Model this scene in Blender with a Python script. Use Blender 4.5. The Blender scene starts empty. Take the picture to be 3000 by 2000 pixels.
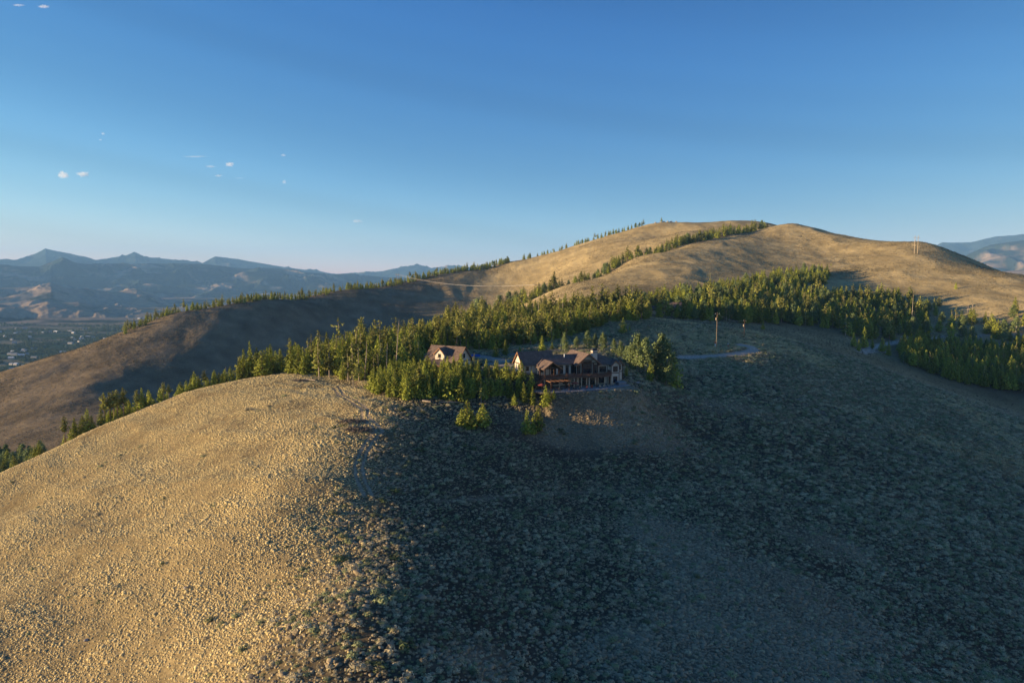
import bpy, bmesh, math, random
import numpy as np
from mathutils import Vector, Matrix
sc = bpy.context.scene
COL = sc.collection
R = math.radians

# ------------------------------------------------------------------ camera, sky, sun, exposure
F = 2000.0; PITCH = math.atan(190 / F); HOR = 810.0
cam = bpy.data.objects.new('camera', bpy.data.cameras.new('camera')); COL.objects.link(cam)
cam.data.sensor_width = 36; cam.data.lens = 36 * F / 3000
cam.data.clip_start = 0.5; cam.data.clip_end = 120000
cam.location = (0, 0, 0); cam.rotation_euler = (math.pi / 2 - PITCH, 0, 0)
sc.camera = cam

SUN_EL = R(7.2)
SUN_AZ = math.atan2(-0.985, -0.172)          # azimuth of the sun measured from +Y towards +X
to_sun = Vector((math.sin(SUN_AZ) * math.cos(SUN_EL), math.cos(SUN_AZ) * math.cos(SUN_EL), math.sin(SUN_EL)))
sl = bpy.data.lights.new('sun', 'SUN'); sl.energy = 5.0; sl.angle = R(0.53); sl.color = (1.0, 0.755, 0.46)
so = bpy.data.objects.new('sun', sl); COL.objects.link(so)
so.rotation_euler = to_sun.to_track_quat('Z', 'Y').to_euler()
so.location = (-200, -60, 150)

world = bpy.data.worlds.new('World'); sc.world = world; world.use_nodes = True
nt = world.node_tree; nt.nodes.clear()
sky = nt.nodes.new('ShaderNodeTexSky'); sky.sky_type = 'NISHITA'; sky.sun_disc = False
sky.sun_elevation = SUN_EL; sky.sun_rotation = -SUN_AZ; sky.altitude = 2700
sky.air_density = 1.0; sky.dust_density = 0.35; sky.ozone_density = 2.2
bg = nt.nodes.new('ShaderNodeBackground'); bg.inputs['Strength'].default_value = 0.15
wo = nt.nodes.new('ShaderNodeOutputWorld')
# the deep, clear mountain blue of the photograph: one tone curve per channel over the whole sky
sp = nt.nodes.new('ShaderNodeSeparateColor'); cb = nt.nodes.new('ShaderNodeCombineColor'); nt.links.new(sky.outputs[0], sp.inputs[0])
for ch, (mul, pw) in enumerate(((0.90, 1.70), (0.42, 1.06), (0.335, 0.54))):
    a = nt.nodes.new('ShaderNodeMath'); a.operation = 'MULTIPLY'; a.inputs[1].default_value = 0.15
    b = nt.nodes.new('ShaderNodeMath'); b.operation = 'POWER'; b.inputs[1].default_value = pw
    c = nt.nodes.new('ShaderNodeMath'); c.operation = 'MULTIPLY'; c.inputs[1].default_value = mul / 0.15
    nt.links.new(sp.outputs[ch], a.inputs[0]); nt.links.new(a.outputs[0], b.inputs[0]); nt.links.new(b.outputs[0], c.inputs[0]); nt.links.new(c.outputs[0], cb.inputs[ch])
# broad faint crepuscular bands lying across the evening sky
tcw = nt.nodes.new('ShaderNodeTexCoord'); dt = nt.nodes.new('ShaderNodeVectorMath'); dt.operation = 'DOT_PRODUCT'; dt.inputs[1].default_value = (0.16, 0.03, 1.0)
nz_ = nt.nodes.new('ShaderNodeTexNoise'); nz_.noise_dimensions = '1D'; nz_.inputs['Scale'].default_value = 13.0; nz_.inputs['Detail'].default_value = 1.0
mr_ = nt.nodes.new('ShaderNodeMapRange'); mr_.inputs[1].default_value = 0.35; mr_.inputs[2].default_value = 0.65; mr_.inputs[3].default_value = 0.94; mr_.inputs[4].default_value = 1.06
vm_ = nt.nodes.new('ShaderNodeVectorMath'); vm_.operation = 'SCALE'
nt.links.new(tcw.outputs['Generated'], dt.inputs[0]); nt.links.new(dt.outputs['Value'], nz_.inputs['W']); nt.links.new(nz_.outputs['Fac'], mr_.inputs[0])
nt.links.new(cb.outputs[0], vm_.inputs[0]); nt.links.new(mr_.outputs[0], vm_.inputs['Scale'])
nt.links.new(vm_.outputs[0], bg.inputs[0]); nt.links.new(bg.outputs[0], wo.inputs[0])

sc.view_settings.view_transform = 'Standard'; sc.view_settings.look = 'None'
sc.view_settings.gamma = 1; sc.view_settings.use_curve_mapping = False
sc.view_settings.exposure = 1.45
sc.render.engine = 'CYCLES'
sc.cycles.max_bounces = 5; sc.cycles.diffuse_bounces = 2; sc.cycles.volume_bounces = 1
sc.cycles.use_denoising = True
sc.cycles.sample_clamp_indirect = 4

# ------------------------------------------------------------------ helpers
def tag(o, label=None, cat=None, group=None, kind=None):
    if label: o['label'] = label
    if cat: o['category'] = cat
    if group: o['group'] = group
    if kind: o['kind'] = kind
    return o

def empty(name, loc=(0, 0, 0), rz=0.0):
    o = bpy.data.objects.new(name, None); COL.objects.link(o)
    o.location = loc; o.rotation_euler = (0, 0, rz); o.empty_display_size = 0.5
    return o

def link_mesh(name, me, mats, parent=None, loc=None):
    o = bpy.data.objects.new(name, me); COL.objects.link(o)
    for m in (mats if isinstance(mats, (list, tuple)) else [mats]):
        if m.name not in [x.name for x in me.materials if x]: me.materials.append(m)
    if parent: o.parent = parent
    if loc is not None: o.location = loc
    return o

def np_mesh(name, V, Fq, smooth=False, mat_idx=None):
    """fast mesh from arrays; Fq is (n,3) or (n,4)"""
    me = bpy.data.meshes.new(name)
    V = np.asarray(V, np.float32); Fq = np.asarray(Fq, np.int32); k = Fq.shape[1]
    me.vertices.add(len(V)); me.vertices.foreach_set('co', V.ravel())
    me.loops.add(Fq.size); me.loops.foreach_set('vertex_index', Fq.ravel())
    me.polygons.add(len(Fq)); me.polygons.foreach_set('loop_start', np.arange(0, Fq.size, k, dtype=np.int32))
    me.polygons.foreach_set('loop_total', np.full(len(Fq), k, np.int32))
    if mat_idx is not None: me.polygons.foreach_set('material_index', np.asarray(mat_idx, np.int32))
    me.polygons.foreach_set('use_smooth', np.full(len(Fq), smooth, bool))
    me.update(calc_edges=True)
    return me

# ---- value/gradient noise in numpy
def _hash(ix, iy, seed):
    h = (ix.astype(np.int64) * 374761393 + iy.astype(np.int64) * 668265263 + seed * 974634777) & 0xffffffff
    h = ((h ^ (h >> 13)) * 1274126177) & 0xffffffff
    return ((h ^ (h >> 16)) & 0xffffff) / float(0xffffff)

def noise(x, y, seed=0):
    x = np.asarray(x, float); y = np.asarray(y, float)
    ix = np.floor(x); iy = np.floor(y); fx = x - ix; fy = y - iy
    u = fx * fx * fx * (fx * (fx * 6 - 15) + 10); v = fy * fy * fy * (fy * (fy * 6 - 15) + 10)
    def g(a, b):
        t = _hash(ix + a, iy + b, seed) * 2 * np.pi
        return np.cos(t) * (fx - a) + np.sin(t) * (fy - b)
    return ((g(0, 0) * (1 - u) + g(1, 0) * u) * (1 - v) + (g(0, 1) * (1 - u) + g(1, 1) * u) * v) * 1.5

def fbm(x, y, oct=4, seed=0, gain=0.5):
    s = 0; a = 1.0; n = 0
    for i in range(oct):
        s = s + a * noise(x * 2 ** i, y * 2 ** i, seed + i * 17); n += a; a *= gain
    return s / n

def ridged(x, y, oct=5, seed=0, gain=0.5):
    s = 0; a = 1.0; n = 0
    for i in range(oct):
        s = s + a * (1 - 2 * np.abs(noise(x * 2 ** i, y * 2 ** i, seed + i * 31))); n += a; a *= gain
    return s / n

def smooth(a, b, x):
    t = np.clip((np.asarray(x, float) - a) / (b - a), 0, 1); return t * t * (3 - 2 * t)

# ---- photograph measurement -> place: pixel (3000 px wide) at forward distance D metres
cp_, sp_ = math.cos(PITCH), math.sin(PITCH)
def place(px, py, D):
    X = (px - 1500) / F; Y = (1000 - py) / F
    dy = cp_ + Y * sp_; dz = -sp_ + Y * cp_
    return X / dy * D, D, dz / dy * D
def to_px(x, y, z):
    X = x / (y * cp_ - z * sp_); Y = (y * sp_ + z * cp_) / (y * cp_ - z * sp_)
    return 1500 + X * F, 1000 - Y * F
# ------------------------------------------------------------------ terrain: surveyed heights, smoothly joined
SURVEY = {
 -600: [(2100,95),(1900,135),(1650,190),('z',-118,260),('z',-138,350),('z',-136,420),(1290,560),('z',-150,640)],
 0: [(2000,105),(1700,142),(1500,190),(1396,230),('z',-94,258),('z',-114,310),('z',-126,390),(1300,500),(1200,615),(1150,675),(1094,740),('z',-114,800),('z',-170,950)],
 250: [(1273,247),('z',-92,300),('z',-116,380),('z',-118,470),(1240,550),(1130,670),(1060,755),(1016,810),('z',-96,880),('z',-150,1060)],
 500: [(2000,92),(1700,122),(1500,152),(1330,197),(1166,262),('z',-78,312),('z',-108,400),('z',-114,510),('z',-120,600),(1150,690),(1050,770),(980,835),(924,880),('z',-62,950),('z',-120,1150)],
 800: [(1750,108),(1500,136),(1300,180),(1180,222),(1098,270),('z',-58,325),('z',-95,430),('z',-118,560),('z',-120,680),(1080,800),(1000,865),(940,920),(882,980),('z',-40,1060),('z',-110,1280)],
 1020: [(2040,74),(1750,97),(1500,136),(1350,162),(1240,188),(1160,222),(1100,262),('z',-40,320),('z',-62,390),('z',-96,500),('z',-110,620),('z',-108,740),(1000,930),(920,1030),(852,1120),('z',-28,1200),('z',-90,1420)],
 1300: [(1950,83),(1700,110),(1500,143),(1350,172),(1250,193),(1180,212),(1120,238),(1050,285),(990,360),('z',-33,430),('z',-55,530),('z',-78,660),('z',-84,820),(930,1040),(870,1170),(803,1290),('z',-4,1380),('z',-80,1620)],
 1500: [(2000,86),(1750,112),(1500,152),(1350,181),(1250,206),(1180,217),('z',-33.6,232),('z',-32.6,262),(1045,290),(1000,345),(950,420),('z',-28,520),('z',-40,620),('z',-36,730),('z',-46,830),('z',-46,960),(870,1150),(830,1245),(768,1360),('z',22,1450),('z',-60,1700)],
 1650: [(1400,183),(1250,211),(1195,216),(1145,219),('z',-36.0,230),('z',-33.2,246),(1020,300),(980,355),(935,430),(900,540),(875,640),(838,790),('z',-30,880),('z',-22,980),(815,1080),(780,1220),(730,1380),('z',50,1470),('z',-40,1750)],
 1850: [(1230,217),(1150,229),(1105,244),(1045,285),(985,350),(932,412),(905,480),(870,580),(830,690),(790,800),(759,905),('z',12,1000),(725,1180),(705,1260),(672,1380),('z',92,1470),('z',0,1800)],
 2000: [(2000,92),(1750,121),(1500,169),(1250,230),(1130,270),(1060,320),(1000,362),(950,412),(915,480),(870,570),(820,690),(770,820),(718,1000),('z',50,1080),(680,1220),(650,1380),('z',104,1470),('z',20,1800)],
 2180: [(1200,250),(1100,296),(1050,333),(1000,372),(958,425),(920,500),(870,600),(820,710),(760,870),(700,1040),(682,1120),('z',72,1190),(648,1370),('z',104,1460)],
 2500: [(2000,100),(1750,135),(1500,190),(1300,245),(1150,312),(1050,385),(1000,450),(950,530),(900,600),(850,690),(800,785),(740,900),(694,1020),('z',54,1100),('z',-40,1400)],
 2700: [(1100,396),(1040,452),(990,515),(950,565),(900,622),(850,680),(800,745),(750,810),(712,880),('z',36,960),('z',-60,1250)],
 3000: [(2000,120),(1750,162),(1500,222),(1300,292),(1160,392),(1080,450),(1000,515),(950,550),(900,590),(860,630),(825,675),(809,720),('z',-8,780),('z',-90,1050)],
 3500: [(2000,150),(1500,270),(1200,380),(1050,450),(980,500),(930,550),(900,600),('z',-70,800),('z',-140,1100)],
}
SURVEY[125] = [(1700,136),(1500,172),(1400,206),(1336,238),('z',-82,272),('z',-112,330),('z',-120,430)]
SURVEY[375] = [(1330,206),(1250,236),(1215,256),('z',-80,300),('z',-110,390)]
SURVEY[650] = [(1250,206),(1160,243),(1125,267),('z',-66,312),('z',-98,400)]
SURVEY[1930] = [(700,1270),(652,1375),('z',106,1450)]
SURVEY[2300] = [(760,890),(700,1040),(655,1150),('z',84,1200),('z',93,1330),('z',88,1420)]
pts = []
for px, rows in SURVEY.items():
    for r_ in rows:
        if r_[0] == 'z':
            D = r_[2]; x, y, z = place(px, HOR, D)[0], D, r_[1]
        else:
            x, y, z = place(px, r_[0], r_[1])
        pts.append((x, y, z))
for a in (-180, -135, -90, -60, 60, 90, 135):
    for r_, z in ((40, -52), (120, -75), (400, -120), (1200, -190)):
        if abs(a) == 60 and r_ > 130: continue
        pts.append((r_ * math.sin(R(a)), r_ * math.cos(R(a)), z - (10 if a < 0 else 0)))
for a in (-20, 20): pts.append((45 * math.sin(R(a)), 45 * math.cos(R(a)), -49))
P = np.array(pts)
def uv(x, y): return np.arctan2(x, y), np.log(np.hypot(x, y) + 1e-6)
cu, cv = uv(P[:, 0], P[:, 1]); cq = P[:, 2] / np.hypot(P[:, 0], P[:, 1])
def _phi(d2): return np.where(d2 > 1e-12, 0.5 * d2 * np.log(d2 + 1e-12), 0.0)
n_ = len(P)
A = np.zeros((n_ + 3, n_ + 3))
A[:n_, :n_] = _phi((cu[:, None] - cu) ** 2 + (cv[:, None] - cv) ** 2) + np.eye(n_) * 1e-5
A[:n_, n_] = 1; A[:n_, n_ + 1] = cu; A[:n_, n_ + 2] = cv; A[n_:, :n_] = A[:n_, n_:].T
W = np.linalg.solve(A, np.concatenate([cq, np.zeros(3)]))

def base_h(x, y):
    x = np.asarray(x, float).ravel(); y = np.asarray(y, float).ravel()
    out = np.empty(len(x))
    for s in range(0, len(x), 40000):
        u, v = uv(x[s:s + 40000], y[s:s + 40000])
        k = _phi((u[:, None] - cu) ** 2 + (v[:, None] - cv) ** 2)
        q = k @ W[:n_] + W[n_] + W[n_ + 1] * u + W[n_ + 2] * v
        out[s:s + 40000] = q * np.exp(v)
    return out

# level pads: (centre x, y, half length, half depth, angle, height, soft edge)
PADS = []
ROADS = []       # (points (x,y), half width, depth)
def seg_dist(x, y, pl):
    best = np.full(len(x), 1e9)
    for (x0, y0), (x1, y1) in zip(pl[:-1], pl[1:]):
        dx, dy = x1 - x0, y1 - y0; L = dx * dx + dy * dy + 1e-9
        t = np.clip(((x - x0) * dx + (y - y0) * dy) / L, 0, 1)
        best = np.minimum(best, np.hypot(x - x0 - t * dx, y - y0 - t * dy))
    return best

def relief(x, y):
    """small natural relief: drainages running downhill, hummocks"""
    r = np.hypot(x, y)
    far = smooth(450, 800, r)
    near = 1 - smooth(250, 450, r)
    h = far * (3.4 * (ridged(x / 190 + 0.3 * fbm(x / 90, y / 90, 2, 5), y / 420, 4, 11) - 0.45) + 1.0 * fbm(x / 38, y / 70, 3, 23))
    # golden knoll: shallow ribs running down to the lower left
    a = 0.55; s = x * math.cos(a) - y * math.sin(a); t = x * math.sin(a) + y * math.cos(a)
    kn = smooth(-5, -50, x) * near
    h = h + kn * 1.1 * (ridged(t / 26 + 0.25 * fbm(s / 30, t / 30, 2, 3), s / 120, 3, 41) - 0.4)
    h = h + near * (0.35 * fbm(x / 14, y / 14, 3, 8) + 0.8 * fbm(x / 45, y / 45, 2, 9) * smooth(0, 60, x))
    h = h + 0.12 * fbm(x / 3.0, y / 3.0, 2, 77) * (1 - smooth(200, 400, r))
    return h

def H(x, y):
    x = np.asarray(x, float); shp = x.shape; x = x.ravel(); y = np.asarray(y, float).ravel()
    z = base_h(x, y) + relief(x, y)
    r = np.hypot(x, y)
    k = smooth(1650, 2400, r) * (1 - 0.0 * x); z = z * (1 - k) + np.minimum(z, -345) * k
    for (cx, cy, hl, hd, an, hz, e) in PADS:
        ca, sa = math.cos(an), math.sin(an)
        u = (x - cx) * ca + (y - cy) * sa; v = -(x - cx) * sa + (y - cy) * ca
        d = np.maximum(np.abs(u) - hl, np.abs(v) - hd)
        m = 1 - smooth(0, e, d); z = z * (1 - m) + hz * m
    return z.reshape(shp)

def hit(px, py, dmin=60.0, dmax=1500.0):
    """first ground point seen at that pixel of the survey"""
    X = (px - 1500) / F; Y = (1000 - py) / F; dy = cp_ + Y * sp_; dz = -sp_ + Y * cp_
    D = np.exp(np.linspace(math.log(dmin), math.log(dmax), 500))
    z = H(X / dy * D, D); below = dz / dy * D <= z
    i = int(np.argmax(below)) if below.any() else len(D) - 1
    return X / dy * D[i], D[i], float(z[i])
def at(px, D):
    """ground point at forward distance D in the direction of pixel column px"""
    x = (px - 1500) / F * D / (cp_ + (190 - 120) / F * sp_ + 0.0); z = float(H(np.array([x]), np.array([D]))[0])
    return x, D, z
# ------------------------------------------------------------------ materials
def mat(name, col, rough=0.9, metal=0.0, var=0.0, scale=3.0, bump=0.0, bscale=None, rnd=0.0, spec=0.2, transl=0.0, emit=None):
    m = bpy.data.materials.new(name); m.use_nodes = True; t = m.node_tree; b = t.nodes['Principled BSDF']
    b.inputs['Roughness'].default_value = rough; b.inputs['Metallic'].default_value = metal
    b.inputs['Specular IOR Level'].default_value = spec
    b.inputs['Base Color'].default_value = (*col, 1)
    tc = None
    if var or bump:
        tc = t.nodes.new('ShaderNodeTexCoord')
    src = None
    if var:
        n = t.nodes.new('ShaderNodeTexNoise'); n.inputs['Scale'].default_value = scale; n.inputs['Detail'].default_value = 5
        t.links.new(tc.outputs['Object'], n.inputs['Vector'])
        mr = t.nodes.new('ShaderNodeMapRange'); mr.inputs[1].default_value = 0.3; mr.inputs[2].default_value = 0.7
        mr.inputs[3].default_value = 1 - var; mr.inputs[4].default_value = 1 + var
        t.links.new(n.outputs['Fac'], mr.inputs[0]); src = mr.outputs[0]
    if rnd:
        oi = t.nodes.new('ShaderNodeObjectInfo'); mr2 = t.nodes.new('ShaderNodeMapRange')
        mr2.inputs[3].default_value = 1 - rnd; mr2.inputs[4].default_value = 1 + rnd
        t.links.new(oi.outputs['Random'], mr2.inputs[0])
        if src:
            mm = t.nodes.new('ShaderNodeMath'); mm.operation = 'MULTIPLY'; t.links.new(src, mm.inputs[0]); t.links.new(mr2.outputs[0], mm.inputs[1]); src = mm.outputs[0]
        else: src = mr2.outputs[0]
    if src:
        vm = t.nodes.new('ShaderNodeVectorMath'); vm.operation = 'SCALE'; vm.inputs[0].default_value = col
        t.links.new(src, vm.inputs['Scale']); t.links.new(vm.outputs[0], b.inputs['Base Color'])
    if bump:
        n = t.nodes.new('ShaderNodeTexNoise'); n.inputs['Scale'].default_value = bscale or scale; n.inputs['Detail'].default_value = 4
        t.links.new(tc.outputs['Object'], n.inputs['Vector'])
        bp = t.nodes.new('ShaderNodeBump'); bp.inputs['Strength'].default_value = 1; bp.inputs['Distance'].default_value = bump
        t.links.new(n.outputs['Fac'], bp.inputs['Height']); t.links.new(bp.outputs[0], b.inputs['Normal'])
    if transl:
        tr = t.nodes.new('ShaderNodeBsdfTranslucent'); mx = t.nodes.new('ShaderNodeMixShader'); mx.inputs[0].default_value = transl
        if src: t.links.new(vm.outputs[0], tr.inputs[0])
        else: tr.inputs[0].default_value = (*col, 1)
        o = t.nodes['Material Output']
        t.links.new(b.outputs[0], mx.inputs[1]); t.links.new(tr.outputs[0], mx.inputs[2]); t.links.new(mx.outputs[0], o.inputs[0])
    if emit:
        b.inputs['Emission Color'].default_value = (*emit[0], 1); b.inputs['Emission Strength'].default_value = emit[1]
    return m

def terrain_mat(name, bump_a, bump_s, speck_s, speck_amt, bump_b=0.0, bump_bs=0.1):
    m = bpy.data.materials.new(name); m.use_nodes = True; t = m.node_tree; b = t.nodes['Principled BSDF']
    b.inputs['Roughness'].default_value = 1.0; b.inputs['Specular IOR Level'].default_value = 0.0
    at_ = t.nodes.new('ShaderNodeAttribute'); at_.attribute_name = 'soil'
    tc = t.nodes.new('ShaderNodeTexCoord')
    n = t.nodes.new('ShaderNodeTexNoise'); n.inputs['Scale'].default_value = speck_s; n.inputs['Detail'].default_value = 6; n.inputs['Roughness'].default_value = 0.7
    t.links.new(tc.outputs['Object'], n.inputs['Vector'])
    mr = t.nodes.new('ShaderNodeMapRange'); mr.inputs[1].default_value = 0.32; mr.inputs[2].default_value = 0.68
    mr.inputs[3].default_value = 1 - speck_amt; mr.inputs[4].default_value = 1 + speck_amt
    t.links.new(n.outputs['Fac'], mr.inputs[0])
    vm = t.nodes.new('ShaderNodeVectorMath'); vm.operation = 'SCALE'
    t.links.new(at_.outputs['Color'], vm.inputs[0]); t.links.new(mr.outputs[0], vm.inputs['Scale']); t.links.new(vm.outputs[0], b.inputs['Base Color'])
    n2 = t.nodes.new('ShaderNodeTexNoise'); n2.inputs['Scale'].default_value = bump_s; n2.inputs['Detail'].default_value = 5
    t.links.new(tc.outputs['Object'], n2.inputs['Vector'])
    bp = t.nodes.new('ShaderNodeBump'); bp.inputs['Distance'].default_value = bump_a
    t.links.new(n2.outputs['Fac'], bp.inputs['Height'])
    if bump_b:
        n3 = t.nodes.new('ShaderNodeTexNoise'); n3.inputs['Scale'].default_value = bump_bs; n3.inputs['Detail'].default_value = 3
        t.links.new(tc.outputs['Object'], n3.inputs['Vector'])
        bp2 = t.nodes.new('ShaderNodeBump'); bp2.inputs['Distance'].default_value = bump_b
        t.links.new(n3.outputs['Fac'], bp2.inputs['Height']); t.links.new(bp.outputs[0], bp2.inputs['Normal']); t.links.new(bp2.outputs[0], b.inputs['Normal'])
    else: t.links.new(bp.outputs[0], b.inputs['Normal'])
    return m

# ---- what grows where (real zones of the place)
def px_of(x, y, z): 
    return to_px(x, np.maximum(y, 1.0), z)
def zones(x, y):
    """golden: dry bunch grass; sage: density of sagebrush; dirt: bare; green"""
    r = np.hypot(x, y)
    n1 = fbm(x / 22, y / 22, 4, 101); n2 = fbm(x / 9, y / 9, 3, 131); n3 = fbm(x / 70, y / 70, 3, 151)
    th = np.arctan2(x, y)
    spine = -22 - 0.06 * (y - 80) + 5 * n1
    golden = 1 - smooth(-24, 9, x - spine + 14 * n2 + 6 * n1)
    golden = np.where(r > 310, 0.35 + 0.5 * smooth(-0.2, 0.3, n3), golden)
    sage = np.where(r > 310, 0.5 + 0.5 * n3 + 0.3 * n1, 0.85 + 0.25 * n1)
    # tan grass openings on the shaded slope
    def patch(px, py, D, rx, ry):
        cx, cy, _ = place(px, py, D); return np.exp(-(((x - cx) / rx) ** 2 + ((y - cy) / ry) ** 2) * (1 + 0.9 * n1))
    tan = patch(2250, 1750, 127, 24, 20) + patch(2150, 1950, 100, 26, 12) + 0.62 * patch(1830, 1200, 225, 28, 18) + 0.8 * patch(1950, 1550, 152, 12, 14) \
        + 0.7 * patch(2450, 1600, 165, 14, 12) + 0.9 * patch(2950, 1190, 350, 30, 12) + 0.7 * patch(2150, 1165, 252, 26, 9) + 0.75 * patch(1660, 1215, 212, 26, 12) \
        + 0.5 * patch(1400, 2000, 86, 12, 8) + 0.45 * patch(1350, 1430, 158, 12, 8)
    tan = smooth(0.18, 0.78, tan + 0.22 * n1 + 0.12 * n2) * np.clip(tan * 2, 0, 1)
    return golden, np.clip(sage, 0, 1), tan, n1, n2, n3

TRACKS = []      # wheel tracks and dirt roads: (polyline, half width, strength)
FLOORS = []      # forest floors: (cx, cy, rx, ry)
def soil_colour(x, y):
    golden, sage, tan, n1, n2, n3 = zones(x, y)
    r = np.hypot(x, y)
    C = np.empty((len(x), 3))
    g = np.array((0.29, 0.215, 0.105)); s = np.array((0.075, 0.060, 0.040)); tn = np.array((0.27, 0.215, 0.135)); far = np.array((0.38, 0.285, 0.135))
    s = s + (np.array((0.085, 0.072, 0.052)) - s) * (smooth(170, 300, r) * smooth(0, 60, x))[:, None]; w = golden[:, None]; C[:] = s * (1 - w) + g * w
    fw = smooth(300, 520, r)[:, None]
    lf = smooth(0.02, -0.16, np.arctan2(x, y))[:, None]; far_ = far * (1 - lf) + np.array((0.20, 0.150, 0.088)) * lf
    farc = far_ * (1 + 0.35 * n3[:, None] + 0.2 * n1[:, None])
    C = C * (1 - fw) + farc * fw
    tw = (tan * (1 - golden) * (1 - smooth(400, 500, r)))[:, None]; C = C * (1 - tw) + tn * (0.62 + 0.38 * smooth(150, 210, r))[:, None] * tw
    st_ = fbm((x * 0.87 - y * 0.5) / 7, (x * 0.5 + y * 0.87) / 55, 4, 171)
    C *= 1 + (0.5 * n2 * tan * (1 - golden))[:, None]
    C *= (1 + 0.30 * st_ * golden * (1 - smooth(300, 400, r)) + 0.32 * n1 + 0.15 * n2)[:, None]
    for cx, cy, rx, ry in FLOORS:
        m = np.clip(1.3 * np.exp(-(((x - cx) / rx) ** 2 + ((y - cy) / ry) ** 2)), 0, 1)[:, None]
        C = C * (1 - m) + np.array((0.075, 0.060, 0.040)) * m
    for pl, hw, st in TRACKS:
        d = seg_dist(x, y, pl); m = (st * (1 - smooth(hw * 0.6, hw * 1.3, d + 0.4 * n2)))[:, None]
        C = C * (1 - m) + np.array((0.38, 0.295, 0.19) if hw < 1.5 else (0.42, 0.345, 0.26)) * m
    return np.clip(C, 0.01, 0.9)

def polar_sheet(name, th, rr, hf, colf, m):
    T, RR = np.meshgrid(th, rr); X = (RR * np.sin(T)).ravel(); Y = (RR * np.cos(T)).ravel()
    Z = hf(X, Y); nT, nR = len(th), len(rr)
    i = np.arange((nR - 1) * (nT - 1)); a = i // (nT - 1) * nT + i % (nT - 1)
    Fq = np.stack([a, a + 1, a + 1 + nT, a + nT], 1)
    me = np_mesh(name, np.stack([X, Y, Z], 1), Fq[:, ::-1], smooth=True)
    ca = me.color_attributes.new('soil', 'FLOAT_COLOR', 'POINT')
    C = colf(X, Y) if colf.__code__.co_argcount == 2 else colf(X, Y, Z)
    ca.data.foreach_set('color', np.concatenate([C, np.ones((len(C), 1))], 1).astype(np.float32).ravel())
    me.materials.append(m)
    o = bpy.data.objects.new(name, me); COL.objects.link(o); tag(o, kind='structure')
    return o
# ------------------------------------------------------------------ building sites, roads, tracks
KEEP = []    # built footprints kept free of plants: cx, cy, half u, half v, angle
HA = R(20); HO = Vector((3.65, 228.0, -32.7)); WP = -4.4            # main house frame; patio level
def hl(u, v): return HO.x + u * math.cos(HA) - v * math.sin(HA), HO.y + u * math.sin(HA) + v * math.cos(HA)
PA = R(-30); GL = 14.5; GZ = -36.5
GO = Vector((-18.0 - GL * math.cos(PA), 255.0 - GL * math.sin(PA), GZ))
def gl(u, v): return GO.x + u * math.cos(PA) - v * math.sin(PA), GO.y + u * math.sin(PA) + v * math.cos(PA)
a_ = hl(20.5, -5.5); PADS.append((a_[0], a_[1], 14.5, 8.0, HA, HO.z + WP, 5.0))
a_ = hl(20.5, 4.0); KEEP.append((a_[0], a_[1], 17.5, 6.5, HA)); a_ = hl(18.5, -8.0); KEEP.append((a_[0], a_[1], 17.5, 6.5, HA))
a_ = hl(1.2, 4.0); PADS.append((a_[0], a_[1], 3.4, 6.0, HA, HO.z, 5.0)); KEEP.append((a_[0], a_[1], 6.0, 5.5, HA))
a_ = gl(7.2, -0.5); PADS.append((a_[0], a_[1], 9.0, 7.0, PA, GZ, 6.0)); KEEP.append((a_[0], a_[1], 8.6, 7.6, PA))
def track(px_pts, hw, st, offs=(0,)):
    pl = np.array([hit(a, b)[:2] for a, b in px_pts])
    d = np.gradient(pl, axis=0); d /= np.linalg.norm(d, axis=1, keepdims=True) + 1e-9; nn = np.stack([-d[:, 1], d[:, 0]], 1)
    for o_ in offs: TRACKS.append(([tuple(p) for p in pl + nn * o_], hw, st))
track([(1985,1048),(2050,1045),(2110,1044),(2160,1038),(2195,1032),(2210,1026),(2200,1019),(2172,1013)], 3.0, 1.0)
track([(2520,1032),(2580,1012),(2640,1000),(2720,992),(2800,986),(2900,983),(3050,981)], 2.6, 1.0)
track([(2530,1036),(2560,1030),(2600,1032)], 1.6, 0.8)
track([(1382,1040),(1420,1046),(1450,1052),(1480,1060)], 3.8, 0.8)
track([(1430,1066),(1480,1072),(1505,1070)], 2.0, 0.7)
track([(1480,1040),(1560,1030),(1700,1024),(1830,1036),(1930,1048),(1990,1048)], 2.0, 0.7)
track([(985,1135),(998,1158),(1040,1178),(1068,1200),(1072,1225),(1092,1243),(1112,1262),(1088,1290),(1066,1325),(1050,1370),(1058,1410),(1078,1450)], 0.45, 0.75, (-0.85, 0.85))
track([(1270,1470),(1400,1462),(1560,1448),(1750,1440),(1900,1440),(2060,1434)], 0.9, 0.42)
track([(1820,1235),(1900,1270),(2000,1310),(2120,1375),(2250,1440),(2400,1500)], 1.1, 0.48)
track([(2180,1080),(2350,1180),(2600,1300),(2800,1370),(3000,1450)], 2.4, 0.4)
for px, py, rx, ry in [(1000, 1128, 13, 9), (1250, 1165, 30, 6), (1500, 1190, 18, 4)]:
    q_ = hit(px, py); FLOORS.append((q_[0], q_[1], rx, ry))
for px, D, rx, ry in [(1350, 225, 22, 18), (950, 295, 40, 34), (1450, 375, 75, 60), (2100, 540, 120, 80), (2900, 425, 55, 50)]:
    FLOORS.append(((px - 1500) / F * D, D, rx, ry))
KEEP.append(((1968 - 1500) / F * 458, 458, 10, 8, 0)); KEEP.append(((1908 - 1500) / F * 450, 450, 5, 5, 0))
a_ = ((1968 - 1500) / F * 458, 458); CABZ = float(H(np.array([a_[0]]), np.array([a_[1]]))[0]); PADS.append((a_[0], a_[1], 9, 6, 0, CABZ, 5))
_fov = np.linspace(R(-44), R(44), 760)
_th = np.concatenate([np.linspace(-np.pi, R(-44.8), 46), _fov, np.linspace(R(44.8), np.pi, 46)])
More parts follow.
